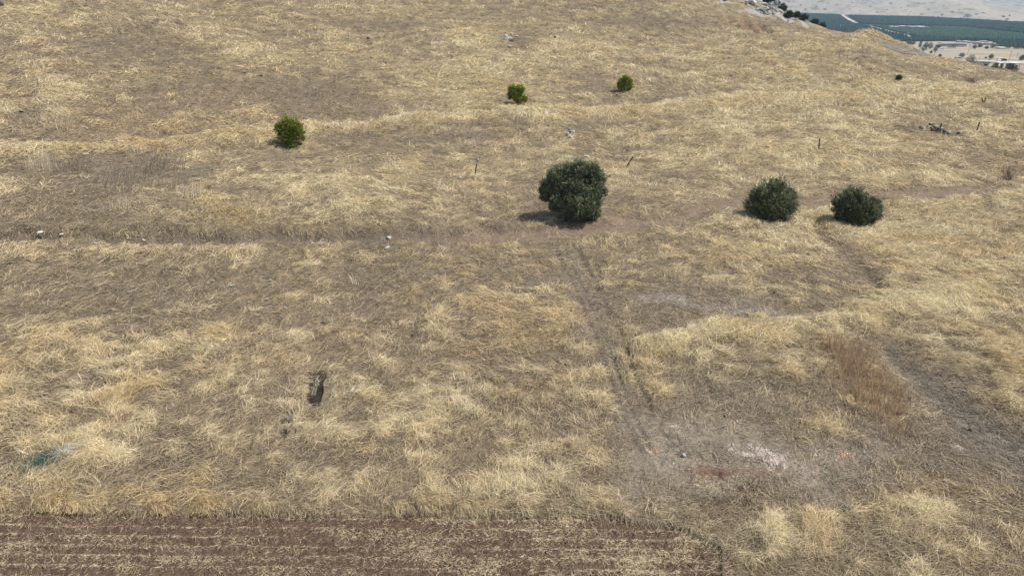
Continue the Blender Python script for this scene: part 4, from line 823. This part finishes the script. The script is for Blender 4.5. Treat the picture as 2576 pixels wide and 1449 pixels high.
# ------------------------------------------------------------------ trees of the valley floor
YG_=[(.05,.08,.012),(.11,.15,.02),(.2,.23,.04)]; GG=[(.05,.065,.05),(.09,.11,.08),(.15,.17,.13)]
VT=[(2660,132,119,22,'dim bush at the left end of the far tree group',GRN),(2672,132,122,24,'low dark-green tree, second from the left in the far group',GRN),(2692,152,117,14,'tall narrow tree with a pale top, highest of the far group',GRN),(2704,154,132,22,'dark tree standing nearest below the tall narrow one',GRN),(2712,142,124,20,'dark tree right behind the tall narrow one',GRN),(2724,146,126,22,'dark tree in the middle right of the far group',GRN),(2737,164,132,16,'slender tree with two bare trunks on the right of the far group',GRN),(2749,142,131,16,'round dark tree right of the far group, before the long shed',GRN),
(2854,144,133,14,'round grey-green tree standing before the pale ruins',GRN),(2890,144,137,12,'small round tree right of the pale ruins',GRN),(2903,173,161,18,'round dark tree in the dry field, clear of everything',GRN),(2992,178,163,22,'dark spreading tree at the right edge on a short trunk',GRN),(2999,176,157,18,'taller tree behind the spreading one at the right edge',GRN),(2816,170,157,22,'hazy olive-grey tree behind the cream van',GG),(2840,190,163,36,'loose grey-green gum tree with gaps, right of the cream van',GG),(2857,192,180,18,'dark bush between the gum tree and the grey house',GRN),(2912,206,191,32,'bright yellow-green bush right of the grey house',YG_),(2968,208,194,32,'dark bush under the long white roof',GRN),(2972,214,203,16,'small yellow-green bush in front of the dark one at the right',YG_),(2727,158,150,8,'tiny bush on the dry field below the far group',GRN),(2752,168,161,14,'low scrub bush right of the two bare trunks',GG),(2888,172,168,6,'tiny dark bush left of the round field tree',GRN),
(2870,139,131,18,'dark tree in the hedge under the pale ruins, left',GRN),(2908,141,131,22,'dark tree in the hedge under the pale ruins, right',GRN),(2925,140,127,26,'dark tree at the orchard edge, first right of the ruins',GRN),(2950,143,130,28,'dark tree at the orchard edge, middle',GRN),(2978,144,132,26,'dark tree at the orchard edge, near the right side',GRN),(2998,145,131,24,'dark tree at the orchard edge, cut by the right side',GRN)]
for i,(x,b,t,w_,l,cc) in enumerate(VT):
    loc=at_valley(x,b); far_tree(x,t,b,w_,l,800+i,loc,'tree' if (b-t)>9 else 'shrub',cols=cc,n=1500,cat='tree' if (b-t)>9 else 'bush',group='trees and bushes of the valley floor')
# ------------------------------------------------------------------ buildings, vehicles and poles of the valley
def bldg(name,label,cat,x3,y3,wpx,hpx,depth,wall,roof,rz=0.,wins=0,door=False,roofh=.15,pitch=False,drop=1.5):
    loc=at_valley(x3,y3); s=px_scale(loc)/1.1646; W=wpx*s; h=hpx*s; e=empty(name,loc,rz,label=label,category=cat); dp=depth
    part('wall',box(0,dp/2,h/2-drop/2,W,dp,h+drop),wall,e)
    if pitch:
        V=np.array([[-W/2-.3,-.3,h],[W/2+.3,-.3,h],[W/2+.3,dp+.3,h],[-W/2-.3,dp+.3,h],[-W/2-.3,dp/2,h+roofh],[W/2+.3,dp/2,h+roofh]])
        part('roof',(V,np.array([[0,1,5,4],[2,3,4,5],[0,4,3,3],[1,2,5,5]])[:2]),roof,e)
    else: part('roof',box(0,dp/2,h+roofh/2,W+.5,dp+.6,roofh),roof,e)
    for k in range(wins):
        wx=-W/2+W*(k+.5)/wins*.8+.05*W; f=part('window',box(wx,-.03,h*.55,W/wins*.62,.08,h*.42),m_dark,e); part('frame',box(wx,-.05,h*.30,W/wins*.68,.14,h*.06),m_white,f)
    if door: part('door',box(W*.42,-.04,h*.45,W*.11,.1,h*.85),m_white,e)
    return e,W,h,s
bldg('house','low grey-green house with dark windows and white door beyond the crest','house',2880,197,36,11,6,m_wall,m_roofd,.0,wins=2,door=True,roofh=.25,drop=3)
bldg('shed','long dark-roofed shed in the distance, left part','shed',2783,137,30,5,9,m_wall,m_roofd,.05,wins=0,roofh=.6,drop=.5)
bldg('shed','long dark-roofed shed in the distance, right part with grey wall','shed',2818,138,26,5.5,9,m_wall,m_roofd,.02,roofh=.8,drop=.5)
bldg('ruined_building','pale broken stone building before the orchard, left one','ruin',2870,131,20,5,8,m_stone,m_stone,.1,wins=2,roofh=.5,drop=.5)
bldg('ruined_building','pale stone building before the orchard, right one with long low wall','ruin',2894,133,32,4.5,8,m_stone,m_stone,-.05,wins=3,roofh=.5,drop=.5)
bldg('ruined_building','buff stone building rising behind the two pale ruins','ruin',2886,128,20,5,8,m_stone,m_stone,.0,wins=1,roofh=.6,drop=.5)
bldg('farm_shed','white-roofed shed in the far row, brightest of three','shed',2834,126,12,3,7,m_stone,m_white,.1,roofh=.7,drop=.5)
bldg('farm_shed','grey-roofed shed in the far row, left of the bright one','shed',2812,125,12,3,7,m_stone,m_wall,-.1,roofh=.7,drop=.5)
bldg('farm_shed','low shed in the far row, right of the bright one','shed',2850,128,16,3,7,m_stone,m_wall,.0,roofh=.6,drop=.5)
bldg('cabin','small white cabin on the dry strip under the orchard','cabin',2755,128,5,3.2,3,m_white,m_white,.2,wins=1,roofh=.2,drop=.3)
bldg('cabin','small bright white hut beside the round grey-green tree','cabin',2846,135,4,3.6,3,m_white,m_white,.2,roofh=.2,drop=.3)
bldg('barn','barn with a long bright roof beside the orchard-edge trees','barn',2938,144,20,2.5,8,m_stone,m_white,.0,roofh=.5,drop=.5)
for i,(x,y,w_,l) in enumerate([(2616,82,10,'leftmost pale roof of the farmyard inside the orchard'),(2650,81,14,'second pale roof of the farmyard inside the orchard'),(2674,82,12,'third pale roof of the farmyard inside the orchard'),(2700,82,22,'longest bright roof at the right of the farmyard inside the orchard')]):
    bldg('farm_building',l,'farm building',x,y,w_,2.0,14,m_stone,m_white,.1*i,roofh=1.2,drop=.5)
def carport(x3,y3,wpx,label,seed):
    loc=at_valley(x3,y3); s=px_scale(loc)/1.1646; W=wpx*s; h=2.6; e=empty('carport',loc,0,label=label,category='carport',group='white-roofed shelters at the right')
    part('roof',box(0,2,h+.12,W,4.2,.22),m_white,e)
    for sx in (-1,1):
        for sy in (0,1): part('post',box(sx*(W/2-.2),.2+3.6*sy,h/2-1,.14,.14,h+2),m_stemd,e)
    part('wall',box(0,3.9,h/2-1,W*.96,.12,h+1.9),m_roofd,e)
for a in ((2933,204,12,'narrow white-roofed shelter right of the yellow-green bush',1),(2949,204,7,'smallest white-roofed shelter, middle of three',2),(2973,204,26,'long white-roofed shelter at the right, largest of three',3)): carport(*a)
def vehicle(name,label,x3,y3,L,Wd,h,paint,rz,van=True,cat='van'):
    loc=at_valley(x3,y3); e=empty(name,loc,rz,label=label,category=cat)
    prof=[(-.5,.14),(-.5,.5),(-.44,.62),(-.36,.98),(.30,1.),(.42,.62),(.5,.52),(.5,.14)] if van else [(-.5,.18),(-.5,.55),(-.40,.60),(-.26,.96),(.12,1.),(.28,.62),(.5,.52),(.5,.18)]
    def ext(pr,w_,y0=0):
        n=len(pr); V=[(x*L,sy*w_/2+y0,z*h) for sy in (-1,1) for x,z in pr]; V=np.array(V)
        Q=[[k,(k+1)%n,n+(k+1)%n,n+k] for k in range(n)]
        for o in (0,n): Q+=[[o+0,o+1,o+6,o+7],[o+1,o+2,o+5,o+6],[o+2,o+3,o+4,o+5]]
        return V,np.array(Q)
    part('body',ext(prof,Wd),paint,e)
    for sy in (-1,1): part('side_window',box(-.02*L,sy*(Wd/2+.012),.78*h,.58*L,.03,.24*h,0,.9),m_dark,e)
    part('windscreen',box(.39*L,0,.80*h,.02*L,Wd*.84,.26*h),m_dark,e)
    a=np.linspace(0,2*math.pi,16,endpoint=False)
    for sx in (-.31,.31):
        for sy in (-1,1):
            R=.33; V=np.array([(sx*L+R*k_*math.cos(t),sy*(Wd/2-.1)+o,R+R*k_*math.sin(t)) for k_,o in ((.5,-.1),(1,-.1),(1,.12),(.5,.12)) for t in a])
            part('wheel',(V,np.array([[i*16+k,i*16+(k+1)%16,((i+1)%4)*16+(k+1)%16,((i+1)%4)*16+k] for i in range(4) for k in range(16)])),m_tyre,e)
vehicle('van','cream van with dark windows parked on the dry ground beyond the crest',2806,176,6.0,2.1,2.3,m_cream,math.pi+.1)
vehicle('van','white van half hidden beside a dark pickup near the field edge',2928,180,5.0,2.0,2.2,m_white,.3)
vehicle('pickup_truck','black pickup beside the white van near the field edge',2938,180,4.8,1.9,1.8,m_tyre,math.pi,False,'pickup')
vehicle('parked_car','white car parked below the round tree before the long shed',2759,145,4.6,1.8,1.5,m_white,.0,False,'car')
def pole(x3,b3,t3,label,r=.14,arm=True):
    loc=at_valley(x3,b3); s=px_scale(loc)/1.1646; h=(b3-t3)*s; e=empty('utility_pole',loc,0,label=label,category='utility pole',group='utility poles in the valley'); r=max(r,.28*s)
    part('shaft',tube([(0,0,-.5),(.02*h*.3,0,h*.5),(.03*h,0,h)],[r,r*.85,r*.7],6),m_wood,e)
    if arm: part('crossarm',box(.03*h,0,h*.94,1.9,.16,.16),m_wood,e)
pole(2955,181,152,'tall leaning wooden pole in the dry field, the thickest one')
pole(2978,172,156,'thin wooden pole next right of the thickest one')
pole(2834,162,147,'thin pole behind the gum tree')
pole(2868,178,166,'short thin pole left of the round field tree',arm=False)
pole(2895,191,175,'thin pole rising behind the grey house')
pole(2841,145,134,'short pole just left of the round grey-green tree')
def wind_machine(x3,b3,t3,label):
    loc=at_valley(x3,b3); s=px_scale(loc)/1.1646; h=(b3-t3)*s; e=empty('wind_machine',loc,0,label=label,category='wind machine',group='white orchard wind machines')
    part('mast',tube([(0,0,0),(0,0,h*.5),(0,0,h)],[.5,.45,.4],8),m_white,e); part('engine_box',box(1.2,0,1,2,1.6,2),m_white,e); part('blade',box(0,-.6,h,5.5,.15,.5,0),m_white,e)
wind_machine(2461,85,75,'white mast rising from the dark orchard left of the road')
wind_machine(2658,110,99,'white mast where the pale road meets the light orchard block')
loc=at_valley(2788,143); s=px_scale(loc)/1.1646; e=empty('steel_frame',loc,0,label='red-brown open steel frame in front of the long shed',category='steel frame')
W=20*s; hh=4*s
part('beam',join([box(0,0,hh,W,.4,.5),box(0,3,hh,W,.4,.5)]),m_red,e)
for k in range(5):
    for yy in (0,3): part('column',box(-W/2+W*k/4,yy,hh/2-.3,.4,.4,hh+.1),m_red,e)
# ------------------------------------------------------------------ haze
hb=box(0,0,0,1,1,1); HV=hb[0]*np.array([7600,7100,620])+np.array([2500,3250,200])
HV=hb[0]*np.array([15000,7200,660])+np.array([5500,3300,205]); 
hm_=bpy.data.materials.new('haze'); hm_.use_nodes=True; t=hm_.node_tree; t.nodes.remove(t.nodes['Principled BSDF']); pv=t.nodes.new('ShaderNodeVolumePrincipled')
pv.inputs['Color'].default_value=(.52,.76,1.0,1); pv.inputs['Density'].default_value=.00016; pv.inputs['Anisotropy'].default_value=.0
t.links.new(pv.outputs[0],t.nodes['Material Output'].inputs['Volume'])
link_mesh('haze',np_mesh('haze',HV,hb[1]),mat=hm_,kind='stuff',label='thin bluish haze hanging over the valley and the far hills',category='haze')
